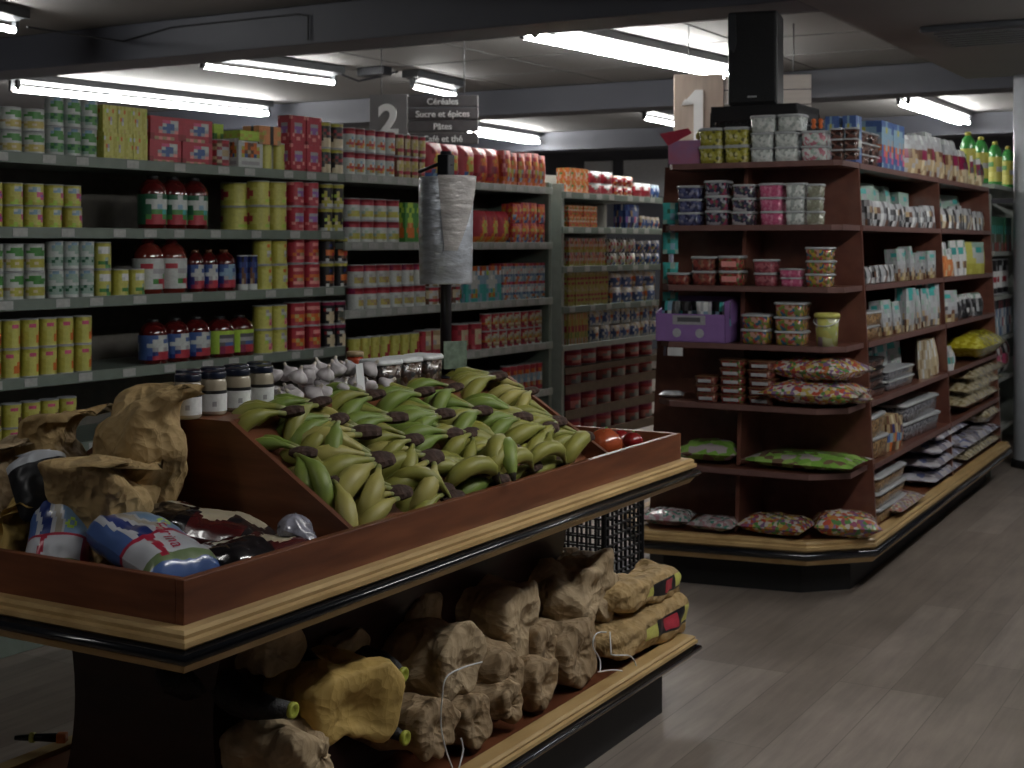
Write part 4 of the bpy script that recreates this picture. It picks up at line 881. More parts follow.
# ------------------------------------------------------------------ upright paper bags in the near bin
def paper_bag(cx, cy, z0, w, d, h, lean, rz, m, lb, seed, flop=.5, top_w=1.0, amp=.022, group=None, handle=False):
    """tall paper bag with squared body; mouth pinched, folded over toward +X local by flop"""
    rnd = random.Random(seed); n, seg = 40, 64; rings = []
    for i in range(n+1):
        t = i/n; pin = max(0,(t-.62)/.38); dd = d*(1-.86*pin**1.2); ww = w*(1+(top_w-1)*t)
        zz = h*t; xo = lean*t*h
        if t > .78: u = (t-.78)/.22; xo += flop*u*u*h*.34; zz = h*(.78+.22*u*(1-.75*flop*u))
        ring = []
        for j in range(seg):
            a = 2*PI*j/seg; ca, sa = math.cos(a), math.sin(a); k = (abs(ca)**5+abs(sa)**5)**(-1/5)
            v = Vector((dd/2*k*ca+xo, ww/2*k*sa, zz+ (.012*math.sin(a*3+seed)*h*t*2)))
            c = crumple(v, seed, amp*(.5+.8*t), 8); v += Vector((c*ca, c*sa, .35*c)); ring.append(v)
        rings.append(ring)
    mb = MB(); vs = [tuple(v) for r_ in rings for v in r_]; fs = []
    for i in range(n):
        for j in range(seg):
            a, b, c, e = i*seg+j, i*seg+(j+1)%seg, (i+1)*seg+(j+1)%seg, (i+1)*seg+j
            fs += [[a,b,c],[a,c,e]] if (i*5+j*3+seed)%2 else [[a,b,e],[b,c,e]]
    fs.append(list(range(seg))[::-1]); fs.append([n*seg+j for j in range(seg)])
    mb.add(vs, fs, m, True); o = mb.obj('paper_bag'); o.location = (cx,cy,z0); o.rotation_euler = (0,0,rz); return tag(o, lb, 'paper bag', group)
B_ = paper_bag
def at(px, X): return Px(px, 400, X).y
B_(-2.345,2.36,.802,.22,.13,.45,.02,.9,PAPER,'tallest kraft paper bag standing at the right, top folded over',51,flop=.55,amp=.03)
B_(-2.50,2.40,.802,.20,.08,.37,.0,.7,PAPER,'kraft paper bag behind the tallest one, crumpled mouth',52,flop=.4)
B_(-2.60,2.34,.802,.20,.13,.395,-.03,.3,PAPER,'squat kraft paper bag left of the tallest, flat folded top',53,flop=.7,amp=.03)
B_(-2.31,2.19,.802,.20,.13,.325,.02,.35,PAPER,'slumped kraft paper bag in front with sunken open top',54,flop=.9,amp=.04,top_w=1.1)
B_(-2.69,2.20,.802,.26,.16,.34,.06,.2,PAPERL,'pale kraft paper bag at the left edge of the photo',55,flop=.8,amp=.035)
B_(-2.44,2.075,.802,.15,.10,.23,.0,.2,PAPERY,'low ochre bag with yellow patch behind the flour bags',57,flop=.6,amp=.03)
# floor bits at lower left (tape dispenser-like hand tool on floor)
t = thing('hand_tool','small black tool with yellow band lying at far left floor','tool',Pz(38,742,.262)+Vector((0,0,0)),.5)
mb = MB(); mb.tube([(-.06,0,.01),(.0,0,.012),(.05,0,.012)],[.006,.010,.012],STEELB,10); mb.obj('handle',t); mb = MB(); mb.lathe([(.0135,0),(.0135,.012)],pm('Y'),12); c = mb.obj('yellow_band',t); c.rotation_euler=(0,PI/2,0); c.location=(-.02,0,.012)
mb = MB(); mb.box(.05,-.012,0,.075,.012,.024,pm('o'),bev=.003); mb.obj('orange_tip',t)
# flour bags, russet bags
def bulge_bag(cx, cy, z0, w, d, h, rot, paint, lb, seed, cat, neck=.12, crump=.010, name='plastic_bag', n=30):
    """plastic bag of loose goods lying on its back: length along local X, printed face up (+Z), gathered tail at -X"""
    mb = MB(); nx, ny = n, n; rows = []
    for side in (1,-1):
        vs = []
        for i in range(nx+1):
            u = i/nx; env = (max(.0,1-abs(2*min(1,u/.82)-1)**2.6))**.5 if u < .41 or True else 0
            u2 = (u-.0); wid = 1.0
            if u < .16: wid = max(neck+(1-neck)*(u/.16)**.8, .62*(1-u/.09))
            if u > .93: wid = 1-.12*((u-.93)/.07)
            hgt = (max(0, 1-abs(2*u-1)**3.4))**.5
            for j in range(ny+1):
                v = j/ny; e = (max(0,1-abs(2*v-1)**2.4))**.55
                p = Vector(((u-.5)*w, (v-.5)*d*wid, side*h/2*hgt*e))
                c = crump*(noise.noise(p*14+Vector((seed,0,0)))*1.2-abs(noise.noise(p*30+Vector((0,seed,0))))*1.0)*min(1,e*hgt*1.3); p.z += c*side; p.y += .3*crump*noise.noise(Vector((p.x*14,p.y*14,seed))); vs.append(tuple(p))
        fs = []; ms = []
        for i in range(nx):
            for j in range(ny):
                a = i*(ny+1)+j; q = [a,a+ny+1,a+ny+2,a+1]; fs.append(q if side > 0 else q[::-1])
                ms.append(paint((i+.5)/nx, (j+.5)/ny, side))
        mb.add(vs, fs, ms, smooth=True)
    o = mb.obj(name); o.location = (cx,cy,z0); o.rotation_euler = rot; tag(o, lb, cat); return o
FB = mat('flour_blue_film', (.07,.13,.33), rough=.28, coat=.5, scale=8, var=.25); FN = mat('flour_navy_film', (.02,.04,.18), rough=.28, coat=.5); FW = mat('flour_white_film', (.46,.48,.52), rough=.3, coat=.4, scale=10, var=.2)
FG = mat('flour_green_print', (.14,.20,.09), rough=.3, coat=.4); FR = mat('flour_red_print', (.36,.02,.05), rough=.3, coat=.4); FL = mat('flour_lightblue_film', (.20,.33,.52), rough=.28, coat=.5, scale=8, var=.2)
def flour(u, v, s):
    if u < .10: return FW
    if u < .60:
        w_ = v+.05*math.sin(u*9)
        if w_ < .10: return FB
        if w_ < .17: return FW
        if w_ < .33: return FN
        if w_ < .39: return FW
        if w_ < .48: return mat('flour_tan_band',(.33,.30,.24),rough=.35)
        if w_ < .52: return FW
        if ((u-.47)/.06)**2+((v-.66)/.08)**2 < 1 and ((u-.47)/.03)**2+((v-.66)/.04)**2 > 1: return pm('L')
        if ((u-.36)/.035)**2+((v-.82)/.05)**2 < 1: return pm('O')
        return FL if v < .9 else FW
    if u < .63 or (u < .9 and (v > .86 or abs(v-.30+(u-.6)*.3) < .04)): return FR
    return FW if u < .88 else FG if u < .92 else FB
    k = u
    if .30 < u < .40 and False: return FW
    if k < .10: return FW
    if k < .20: return FN
    if k < .24: return FW
    if k < .33: return FN
    if k < .38: return mat('flour_tan_band',(.33,.30,.24),rough=.35)
    if k < .62:
        if ((u-.50)/.045)**2+((v-.58)/.07)**2 < 1 and ((u-.50)/.02)**2+((v-.58)/.03)**2 > 1: return pm('L')
        if ((u-.44)/.03)**2+((v-.75)/.05)**2 < 1: return pm('O')
        return FL
    if k < .80: return FR if abs(v-.80) < .05 else FW
    if k < .86: return FR
    return FG if k < .90 else FB
fb = bulge_bag(-2.105,2.14,.918,.31,.18,.11,(-.12,.22,-.22),flour,'blue and white striped flour bag at front with red lettering',61,'flour bag')

def print_on(host, s, size, m, x, y, rot, up=.0012):
    """lettering printed on the curved film of a bag"""
    me = text_mesh(s, size, m, 'lettering', ext=0); bv = BVHTree.FromPolygons([v.co[:] for v in host.data.vertices], [p.vertices[:] for p in host.data.polygons])
    R = Matrix.Rotation(rot, 4, 'Z')
    for v in me.vertices:
        q = R@v.co; h = bv.ray_cast(Vector((q.x+x,q.y+y,.5)), Vector((0,0,-1)))
        v.co = (q.x+x, q.y+y, (h[0].z if h[0] else 0)+up)
    link('lettering', me, host)
print_on(fb,'Farina',.044,mat('red_lettering',(.40,.02,.06),rough=.4),.055,-.005,-.1)
fb2 = bulge_bag(-2.305,2.085,.93,.21,.13,.10,(-.1,.75,-.9),flour,'second blue flour bag, more upright, left of the front one',62,'flour bag')
bulge_bag(-2.40,2.12,1.03,.16,.13,.09,(.2,.9,-.3),lambda u,v,s: pm('k') if u > .25 else FW,'black film bag with white torn top behind the flour bags',63,'plastic bag')
RK = mat('russet_black_film', (.012,.010,.012), rough=.16, coat=.9); RC_ = mat('russet_cream_print', (.42,.42,.33), rough=.3, coat=.4); RN_ = mat('russet_maroon_film', (.07,.012,.012), rough=.2, coat=.7)
def russet(u, v, s):
    if u < .10: return FW if v > .4 else RK
    if abs(v-.55+(u-.5)*.2) < .05 and u < .55: return RN_
    if .14 < u < .48 and v > .45: return RC_
    if ((u-.62)/.12)**2+((v-.36)/.20)**2 < 1 or ((u-.80)/.11)**2+((v-.62)/.20)**2 < 1 or (abs((u-.71)-(v-.5)*.5) < .05 and .3 < v < .7): return mat('potato_print',(.40,.35,.25),rough=.35,coat=.3)
    if .5 < u < .9: return RN_ if (v < .25) else RK
    return RK
r1 = bulge_bag(-2.13,2.33,.915,.32,.19,.11,(-.15,.12,.25),russet,'black potato bag with cream potato print, left of two',71,'potato bag')
r2 = bulge_bag(-1.965,2.315,.885,.29,.17,.09,(.0,.05,1.25),russet,'black potato bag with cream band against the front board, right of two',72,'potato bag')
bulge_bag(-2.30,2.34,.87,.22,.15,.10,(.2,.2,1.2),lambda u,v,s: FW if u < .12 else RK if (u*7)%1 > .25 else RN_,'black potato bag with white tip in the dark at back',73,'potato bag')
print_on(r2,'RCI',.055,pm('k'),-.06,.035,0); print_on(r1,'RB',.055,pm('k'),-.06,.045,0)
bulge_bag(-1.925,2.40,.925,.09,.075,.055,(0,.4,.7),lambda u,v,s: mat('dim_film',(.22,.22,.27),rough=.25,coat=.4,scale=60,var=.5),'puff of crinkled clear film in the corner by divider',74,'plastic film',crump=.02)
# ================================================================== right gondola
RF = Frame((-1.83,6.334), math.radians(1.15))
ZR = [1.92,1.635,1.36,1.10,.83,.545]; ZBASE = .25
def flare(z): return .078*(1.92-z)/1.6
GL = 3.22; MID = 1.69; WD = .95; CX = -WD/2
g = thing('gondola_shelving','mahogany end-cap gondola with pine base rail full of sweets and nuts','shelving',RF.O,RF.a)
def panel(y, t, name='upright_panel'):
    z0, z1 = .2, 1.925; mb = MB()
    mb.slab([(flare(z0)-.0,y,z0),(0,y,z1),(-WD,y,z1),(-WD-flare(z0),y,z0)], (0,t,0), WOODH); return mb.obj(name, g)
panel(0,.02,'end_panel'); panel(MID,.02); panel(GL,.02)
mb = MB(); mb.box(CX-.01,.02,.2,CX+.01,GL,1.90,PED); mb.obj('spine_panel', g)
mb = MB(); mb.slab([(CX+.02,0,.25),(CX+.02,0,1.91),(CX+.02,-.20,1.91),(CX+.02,-.33,.25)], (-.018,0,0), WOODH); mb.obj('end_fin', g)
def edge(z): return mat('worn_shelf_edge', (.16,.085,.075), rough=.4, var=.12)
def end_poly(z):
    t = (1.92-z)/1.6; dp = .30+.13*t; ch = .03+.15*t**1.6; x1 = .0+flare(z)*.6; x0 = -.81-flare(z)*.8
    return [(x0-.0,0),(x0,-dp+ch*.8),(x0+ch*.8,-dp),(x1-ch,-dp),(x1,-dp+ch*.9),(x1,0)]
for z in ZR:
    P_ = end_poly(z); mb = MB(); mb.prism(P_, z-.022, z, WOODH); s = mb.obj('end_shelf', g)
    mb = MB(); f = flare(z); mb.box(-WD-f,.02,z-.022,f,MID,z,WOODH); mb.box(-WD-f,MID+.02,z-.022,f,GL,z,WOODH); s2 = mb.obj('side_shelf', g)
    m2 = MB(); m2.box(f,.02,z-.024,f+.004,MID,z+.001,edge(z)); m2.box(f,MID+.02,z-.024,f+.004,GL,z+.001,edge(z)); m2.obj('shelf_edge', s2)
    m2 = MB(); Q = offset_poly(P_,.003)
    for i in range(len(P_)-1):
        a, b, c, d_ = P_[i], P_[i+1], Q[i+1], Q[i]
        m2.add([(a[0],a[1],z-.024),(b[0],b[1],z-.024),(c[0],c[1],z-.024),(d_[0],d_[1],z-.024),(a[0],a[1],z+.001),(b[0],b[1],z+.001),(c[0],c[1],z+.001),(d_[0],d_[1],z+.001)], [[0,1,2,3],[7,6,5,4],[3,2,6,7],[0,4,5,1]], edge(z))
    m2.obj('shelf_edge', s)
inv = RF.M.inverted()
cor = [inv@v for v in (Pz(858,536,ZBASE),Pz(805,541,ZBASE),Pz(640,528.7,ZBASE))]
b1, b2, b3 = cor
b1.x += .045
BP = [(b1.x,GL+.02),(-WD-.13,GL+.02),(-WD-.13,-.12),(b3.x+.03,b3.y),(b2.x,b2.y),(b1.x,b1.y)]
mb = MB(); mb.prism([tuple(q) for q in offset_poly(BP,-.021)], .17, ZBASE-.002, WOOD); mb.obj('base_deck', g)
rail(BP, ZBASE, 1.0, g, 1.3)
mb = MB(); mb.prism([tuple(q) for q in offset_poly(BP,-.09)], 0, .17, KICK); mb.obj('kick_board', g)
# ------------------------------------------------------------------ sweets and nuts
M_ = dict(
 gold=bits('gold_sweets', [(.45,.42,.08),(.30,.28,.04),(.55,.52,.25),(.12,.12,.04),(.40,.40,.10)], 75),
 white=bits('white_sweets', [(.60,.64,.62),(.48,.52,.50),(.66,.68,.66),(.36,.40,.38)], 75),
 whitep=bits('white_pink_sweets', [(.60,.64,.62),(.50,.20,.25),(.66,.68,.66),(.36,.46,.40),(.6,.6,.6)], 75),
 navy=bits('navy_sweets', [(.05,.06,.14),(.10,.11,.22),(.03,.03,.07),(.20,.20,.28)], 75),
 multi=bits('dark_mixed_sweets', [(.05,.05,.09),(.30,.30,.34),(.25,.05,.09),(.10,.12,.08),(.03,.03,.05)], 75),
 black=bits('black_white_sweets', [(.05,.05,.09),(.40,.38,.40),(.04,.04,.05),(.15,.17,.14),(.28,.12,.16)], 75),
 pink=bits('pink_sweets', [(.48,.10,.20),(.55,.20,.30),(.38,.07,.15)], 75),
 mint=bits('pale_green_sweets', [(.30,.32,.24),(.40,.42,.36),(.24,.24,.18)], 75),
 redg=bits('red_green_jellies', [(.30,.05,.04),(.18,.03,.03),(.08,.14,.04),(.32,.12,.08)], 70),
 redb=bits('red_brown_jellies', [(.22,.05,.04),(.12,.03,.03),(.28,.12,.08),(.16,.08,.06)], 70),
 rose=bits('rose_sweets', [(.28,.06,.08),(.36,.12,.14),(.20,.05,.07)], 90),
 fruit=bits('bright_fruit_sweets', [(.40,.28,.05),(.35,.07,.06),(.14,.20,.05),(.45,.25,.20),(.25,.10,.05),(.04,.12,.18)], 70),
 candy=bits('wrapped_candy', [(.45,.08,.05),(.50,.40,.10),(.20,.12,.25),(.10,.25,.08),(.55,.50,.50),(.45,.18,.06),(.30,.08,.15),(.55,.52,.45)], 60),
 candyp=bits('pale_candy', [(.50,.45,.42),(.40,.15,.12),(.55,.50,.30),(.36,.28,.36),(.30,.25,.2)], 60),
 green=bits('green_bag_candy', [(.20,.40,.07),(.30,.50,.12),(.18,.12,.08),(.16,.32,.06),(.40,.34,.36),(.24,.44,.09)], 22),
 clearp=bits('pale_pink_candy', [(.45,.38,.40),(.40,.22,.25),(.50,.50,.50),(.30,.28,.28),(.08,.25,.20)], 60),
 nuts=bits('roasted_nuts', [(.34,.21,.10),(.26,.15,.07),(.40,.28,.15),(.16,.09,.04)], 80),
 dnuts=bits('dark_nuts', [(.06,.025,.02),(.12,.05,.04),(.03,.02,.02),(.20,.12,.10)], 60),
 beige=bits('beige_crisps', [(.44,.38,.24),(.36,.30,.17),(.52,.47,.34),(.25,.20,.10)], 45),
 grey=bits('grey_seeds', [(.12,.12,.14),(.22,.22,.25),(.06,.06,.07),(.30,.30,.32)], 120),
 yel=bits('yellow_puffs', [(.50,.46,.03),(.62,.58,.08),(.40,.35,.02)], 40))
def E_(sh, p0, p1, n, ly, hp, body, desc, cat='tub', name='sweets_tub', yy=None, d=None, **kw):
    z = ZR[sh]+.001; t = (1.92-z)/1.6; dp = -(.30+.13*t)+.015 if yy is None else yy
    where = ['top','second','third','fourth','fifth','sixth'][sh]+' end shelf'
    run(RF,'x',dp,z,p0,p1,n,ly,hp,'tub','',name,desc,cat,where,desc+'s on the '+where,d=d,m=M_.get(body,body),fill=.95,**kw)
E_(0,696,747,2,2,36,'gold','gold-green sweets tub')
E_(0,747.5,797,2,2,30,'white','white sweets tub in the two lower layers')
E_(0,798,827,1,2,30,'whitep','white tub with pink specks','tub')
z2 = ZR[0]+30*depth(RF.w(-.3,-.28))/FOC
run(RF,'x',-.285,z2+.002,748,802,2,1,17,'tub','','sweets_tub','larger white tub stacked on the white sweets tubs','tub','top end shelf','larger white tubs',m=M_['white'],fill=.96)
E_(1,675,700,1,3,40,'navy','navy sweets tub'); E_(1,702,727,1,3,45,'multi','tall dark mixed sweets tub'); E_(1,729,753,1,3,41,'black','black and white sweets tub')
E_(1,757,782,1,3,42,'pink','pink sweets tub'); E_(1,783,804,1,3,42,'white','plain white sweets tub',name='sweets_tub'); E_(1,805,822,1,3,41,'mint','pale green sweets tub')
E_(2,664,688,1,1,12,'redb','flat box of red sweets, leftmost','box'); E_(2,689,713,1,2,29,'redb','red-brown jelly tub'); E_(2,715,741,1,2,30,'redg','red and green jelly tub',lab=pm('i'))
E_(2,751,775,1,2,27,'rose','rose sweets tub'); E_(2,777,801,1,2,18,'pink','flat pink sweets tub'); E_(2,803,831,1,3,40,'fruit','mixed fruit sweets tub')
E_(3,738,768,1,2,30,'fruit','bright jelly tub'); E_(3,771,804,1,3,43,'fruit','tall stacked bright jelly tub')
E_(4,693,716,1,3,26,'redb','brown square tub',lab=pm('s'),lid=pm('n')); E_(4,717,743,1,5,44,'redg','green-brown square tub',lab=pm('s'),lid=pm('n')); E_(4,745,773,1,5,44,'redb','tan square tub',lab=pm('s'),lid=pm('n'))
# yellow bucket
p = RF.w(RF.px(827,-.30), -.30, ZR[3]+.001); t = thing('candy_bucket','yellow-green printed bucket with lemon lid on fourth end shelf','bucket',p,0); k_ = depth(p)/FOC
mb = MB(); h = 33*k_; r = 12*k_; 
mb.lathe([(r*.88,0),(r*.98,h*.9)], bits('bucket_print',[(.40,.44,.14),(.50,.54,.28),(.30,.24,.28),(.46,.44,.12),(.55,.56,.40)],26), 24); mb.obj('bucket_body',t)
mb = MB(); mb.lathe([(r*1.06,h*.86),(r*1.08,h*.94),(r,h),(r*.9,h*.99)], pm('Y'), 24); mb.obj('lid',t)
mb = MB(); mb.tube([(r*1.08*math.cos(a),-r*1.08*abs(math.sin(a))-.002,h*.82-.03*abs(math.sin(a))) for a in [PI*i/12 for i in range(13)]], .002, WHITEP, 6); mb.obj('handle',t)
# lying bags of sweets
def lie_bag(cx, cy, wpx, Zs, yoff, body, lb, h=.07, dep=.24, rz=0, seed=1, cat='bag', fr=RF, name='sweets_bag', tilt=0, art=None):
    x = fr.px(cx, yoff); p = fr.w(x, yoff, Zs); w = wpx*depth(p)/FOC
    me = packet_mesh(name, w, h, dep, art, seed, matr=M_.get(body,body), lie=True); o = link(name, me, None, p+Vector((0,0,.001)), fr.a+rz); o.rotation_euler.x = tilt
    mz = min(v.co.z for v in me.vertices); o.location.z -= mz*(1); tag(o, lb, cat); return o
lie_bag(816,400,98,ZR[4],-.25,'candy','lower clear bag of bright wrapped candy on fifth end shelf',.11,.36,.05,3)
o = lie_bag(818,388,92,ZR[4]+.10,-.22,'candy','upper bag of bright wrapped candy lying across the lower one',.11,.32,-.25,4)
lie_bag(850,398,44,ZR[4],-.12,'candyp','small pale candy bag sticking out at right of fifth end shelf',.06,.2,.3,5)
lie_bag(711,455,64,ZR[5],-.24,'green','shiny green candy bag at left on sixth end shelf',.09,.30,.1,6,art=None)
lie_bag(806,462,116,ZR[5],-.22,'green','wide green candy bag at right on sixth end shelf',.07,.34,-.03,7)
lie_bag(668,520,52,ZBASE,-.34,'clearp','pale pink candy bag at left end of the base',.07,.22,.2,8)
lie_bag(716,527,48,ZBASE,-.35,'clearp','clear candy bag with teal print on the base, second from left',.06,.2,0,9)
lie_bag(777,530,72,ZBASE,-.31,'candy','bright candy bag at the middle of the base',.085,.24,-.03,10)
lie_bag(846,524,66,ZBASE,-.20,'candy','puffy bright candy bag at the right corner of the base',.11,.26,.35,11)
mb = MB(); p = RF.w(RF.px(672,-.30),-.30,ZR[4]+.001)
lie_bag(672,400,26,ZR[4],-.25,CLEAR,'empty crumpled clear wrapper at left of fifth end shelf',.03,.12,.3,12,'wrapper')
# purple display box with packets
p = RF.w(RF.px(690,-.36),-.36,ZR[3]); k_ = depth(p)/FOC; PUR = mat('purple_card', (.27,.15,.40), rough=.5, var=.06)
t = thing('display_box','open purple card display box full of packets, left of fourth end shelf','display box',p+Vector((0,0,.001)),RF.a)
w = 74*k_; mb = MB(); h = 28*k_; dp = .20
mb.box(-w/2,0,0,w/2,dp,.004,PUR); mb.box(-w/2,0,0,w/2,.004,h,PUR); mb.slab([(-w/2,0,0),(-w/2,dp,0),(-w/2,dp,h*1.6),(-w/2,0,h)],(.004,0,0),PUR); mb.slab([(w/2-.004,0,0),(w/2-.004,dp,0),(w/2-.004,dp,h*1.6),(w/2-.004,0,h*1.45)],(.004,0,0),PUR); mb.box(-w/2,dp-.004,0,w/2,dp,h*1.6,PUR); mb.obj('box_body',t)
mb = MB()
for u in (-.19,.14):
    mb.lathe([(9*k_*.5,0),(9*k_*.5,.002)], pm('s'), 16, (0,0,0)); 
for v in range(len(mb.v)):
    x, y, z = mb.v[v]; u = -.19 if v < 32 else .14; mb.v[v] = (x+u*w, -z-.0005, y+h*.32)
mb.obj('round_emblem', t)
mb = MB(); mb.box(-w*.25,-.002,h*.62,w*.22,-.0005,h*.95,pm('h')); mb.box(-w*.18,-.003,h*.72,w*.15,-.0021,h*.88,pm('d')); mb.obj('name_panel',t)
rr = random.Random(9)
for i in range(7):
    me = packet_mesh('sweets_packet', .075, .02, .11, ['ktlk/lkwk/kbkt','WsWh/sWls/hsWW','kkdk/tkks/kdbl'][i%3], 40+i); x = -w*.40+w*.80*i/6
    q = t.matrix_basis @ Vector((x, .05+.05*(i%2), .012)); o = link('sweets_packet', me, None, p+Vector((x,.06+.05*(i%2),.075)), rr.uniform(-.4,.4)); o.rotation_euler.x = rr.uniform(-.2,.2)
    tag(o, 'small shiny packet, %s from left inside the purple display box'%ORD[i], 'packet', 'packets in the purple display box')
# price ticket under the purple box
mb = MB(); a = RF.px(668,-.41); b = RF.px(683,-.41); mb.box(a,-.415,ZR[3]-.06,b,-.413,ZR[3]-.022,WHITEP); o = mb.obj('price_ticket'); o.location = RF.O; o.rotation_euler.z = RF.a; tag(o,'blank white ticket hanging right below the purple display box','ticket')
# pink-purple box with red print on the top left
p = RF.w(RF.px(684,-.27),-.27,ZR[0]+.001); k_ = depth(p)/FOC
t = thing('display_box','pink and violet card display box with red flap at top left','display box',p,RF.a+.1)
mb = MB(); w = 33*k_; BG = mat('pink_violet_card',(.40,.12,.18),rough=.5,scale=9,col2=(.22,.16,.32)); mb.box(-w/2,0,0,w/2,.14,24*k_,BG,bev=.003); mb.obj('box_body',t)
mb = MB(); mb.slab([(-w*.75,-.01,31*k_),(-w/2,-.002,19*k_),(w*.25,-.002,31*k_),(w*.15,-.01,36*k_)],(0,.004,0),mat('red_card',(.35,.03,.06),rough=.5)); f_ = mb.obj('printed_flap',t)
mb = MB(); mb.lathe([(.004,24*k_),(.018,26*k_),(.02,30*k_),(.008,34*k_)], pm('y'), 12, (w*.42,.04,0)); mb.obj('yellow_top',t)
# orange toy on white-pink tubs
p = RF.w(RF.px(818,-.24),-.24,ZR[0]+31*k_); t = thing('orange_figures','pair of tiny orange wrapped sweets on top of the pink-specked tub','sweets',p,RF.a)
mb = MB()
for x in (-.02,.012): mb.lathe([(.006,0),(.012,.008),(.007,.022),(.012,.03),(.010,.042),(.002,.046)], mat('orange_foil',(.6,.14,.04),rough=.3), 10, (x,0,0))
mb.obj('foil_wrap',t)
# speaker on black crate-like box
t = crate(0,0,0,.43,.36,.29,'black ribbed crate carrying the loudspeaker on top of the gondola')
pc = RF.w(-.52,.24,1.926); t.location = pc; t.rotation_euler.z = RF.a
mb = MB(); mb.box(-.215,-.182,.215,.215,.182,.288,CRT,bev=.006); mb.box(-.195,-.165,.012,.195,.165,.215,pm('k')); mb.obj('solid_band', t)
def col_at(px, d): return None
spz = 1.926+.292; pF = RF.w(-.50,.10,0); d_ = depth(pF)
s = thing('loudspeaker','tall black loudspeaker standing on the black crate above the shelves','loudspeaker',(0,0,0),math.radians(12))
H = 94*d_/FOC; W = 47*d_/FOC/math.cos(math.radians(18))
cxp = (752.5-512)/FOC*d_; pos = d_*Fv+cxp*Rv; s.location = (pos.x,pos.y,spz)
SPM = mat('speaker_cabinet', (.012,.013,.015), rough=.5); SPG = mat('speaker_grille', (.008,.009,.011), rough=.8, scale=300, var=.6)
mb = MB(); mb.box(-W/2,0,0,W/2,.24,H,SPM,bev=.012); mb.obj('cabinet', s)
mb = MB(); mb.box(-W/2+.008,-.012,.01,W/2-.008,0,H-.01,SPG,bev=.008); mb.obj('grille', s)
mb = MB(); mb.slab([(-W/2+.004,-.014,H*.62),(-W/2+.004,-.014,H*.97),(-W/2+.04,-.014,H*.97),(-W/2+.045,-.014,H*.66),(-W/2+.03,-.014,H*.56)][::-1],(0,-.004,0),mat('speaker_trim',(.03,.034,.04),rough=.35)); mb.obj('corner_trim', s)
mb = MB(); mb.box(-.022,-.016,.035,.022,-.0125,.043,pm('s'),bev=.001); mb.obj('maker_badge', s)
# ------------------------------------------------------------------ long side products
def Sd(sh, p0, p1, n, ly, hp, kind, desc, cat='bag', name='snack_bag', art=None, m=None, d=.08, back=0, **kw):
    z = (ZR[sh] if sh < 6 else ZBASE)+.001; f = flare(z)-.02 + (.03 if sh == 6 else 0)
    where = (['top','second','third','fourth','fifth','sixth'][sh]+' side shelf') if sh < 6 else 'long base'
    kw.setdefault('fill', .92)
    if kind == 'bag': kw.setdefault('loose', .3)
    run(RF,'y',f,z,p0,p1,n,ly,hp,kind,art,name,desc,cat,where,desc+'s on the '+where,d=d,m=M_.get(m,m),back=back,**kw)
# top shelf
Sd(0,862,882,2,3,34,'tub','clear tub of dark chocolates','tub','chocolate_tub',m='dnuts',d=.10)
E_(0,829,857,2,3,32,'dnuts','narrow tub of dark chocolates','tub','chocolate_tub')
z = ZR[0]+34*depth(RF.w(0,.2))/FOC
for i, px in enumerate((831,853)):
    y = RF.py(px,-.16); me = box_mesh('cereal_box',.12,.10,.20,'bbbbbb/blylbb/llwwll/wwwwww/lllwll'); q = RF.w(-.22,y+.1,ZR[0]+.055)
    pass
run(RF,'x',.03,ZR[0]+.006,824,857,2,1,47,'box','bblbbb/blylbb/lllllb/wwwwww/bllllb/bbbbbb','biscuit_box','blue-topped box behind the chocolate tubs','box','top end shelf','blue-topped boxes behind the chocolates',d=.10,fill=.8)
Sd(0,882,905,2,1,47,'box','tall blue and violet box','box','biscuit_box',art='bblbbb/llyllb/llllll/lllhlh/bolobo/bpobph/bbpbbp/lbblbb',d=.16,fill=.96)
WBB = 'wsWhsw/shwshs/hshssh/nnmmnT/TnmmnT/hTchTT/TTcTTh/nhTcTn'
Sd(0,907,962,6,1,46,'bag','brown-labelled bag with white top','bag','snack_bag',art=WBB,d=.10)
Sd(0,963,986,3,1,36,'bag','low dark-labelled bag near far end','bag','snack_bag',art='WhWhWW/kRmmkk/dmmdmk/cTccTc/TccTTc',d=.10)
# second to sixth: teal-white card bags, nuts
TW = 'aaaaaa/ahttha/aaahaa/ahaaha/haahaa/hsahsh/sahsdh/kshnTd'; TW2 = 'asssha/sttths/hashas/sswsss/hsdshs/sThsnh/TcTnTd/nTecTn'
Sd(1,864,935,5,1,46,'bag','tall grey-teal card bag at back','bag','snack_bag',art=TW,d=.06,back=.13)
Sd(1,866,936,7,1,25,'bag','glossy silver-edged bag','bag','snack_bag',art='hshdsh/kWTnsd/dskhWs/skWhnd',d=.07)
Sd(1,941,986,5,1,42,'bag','tall grey-teal card bag, back row','bag','snack_bag',art=TW,d=.06,back=.13)
Sd(1,942,986,6,1,24,'bag','small silver bag, front row','bag','snack_bag',art='hshkhs/cdsTWk/sdcnWd',d=.07)
Sd(2,866,897,4,1,19,'bag','short dark silver bag','bag','snack_bag',art='kshkWh/nWkshk/dsWnsW',d=.06)
Sd(2,898,937,4,1,34,'bag','white card bag of nuts','bag','snack_bag',art=TW2,d=.06)
Sd(2,941,955,2,1,34,'bag','orange nut bag','bag','snack_bag',art='WshWsh/aWWaaW/oOoOoO/OcOoOo/cOoOco',d=.06)
Sd(2,956,970,2,1,36,'bag','white leaning bag','bag','snack_bag',art='aWWWWa/WttttW/WWWWWW/nTWWTn/WsWWsW',d=.05)
Sd(2,971,988,2,1,36,'bag','yellow leaning bag with teal mark','bag','snack_bag',art='YYaaaa/YYwtta/YYwwww/YYYwww/yyyYYy/yYyyYy',d=.05)
Sd(3,867,884,1,2,28,'tub','jar of olive-brown nuts','jar','nut_jar',m='nuts',d=.10)
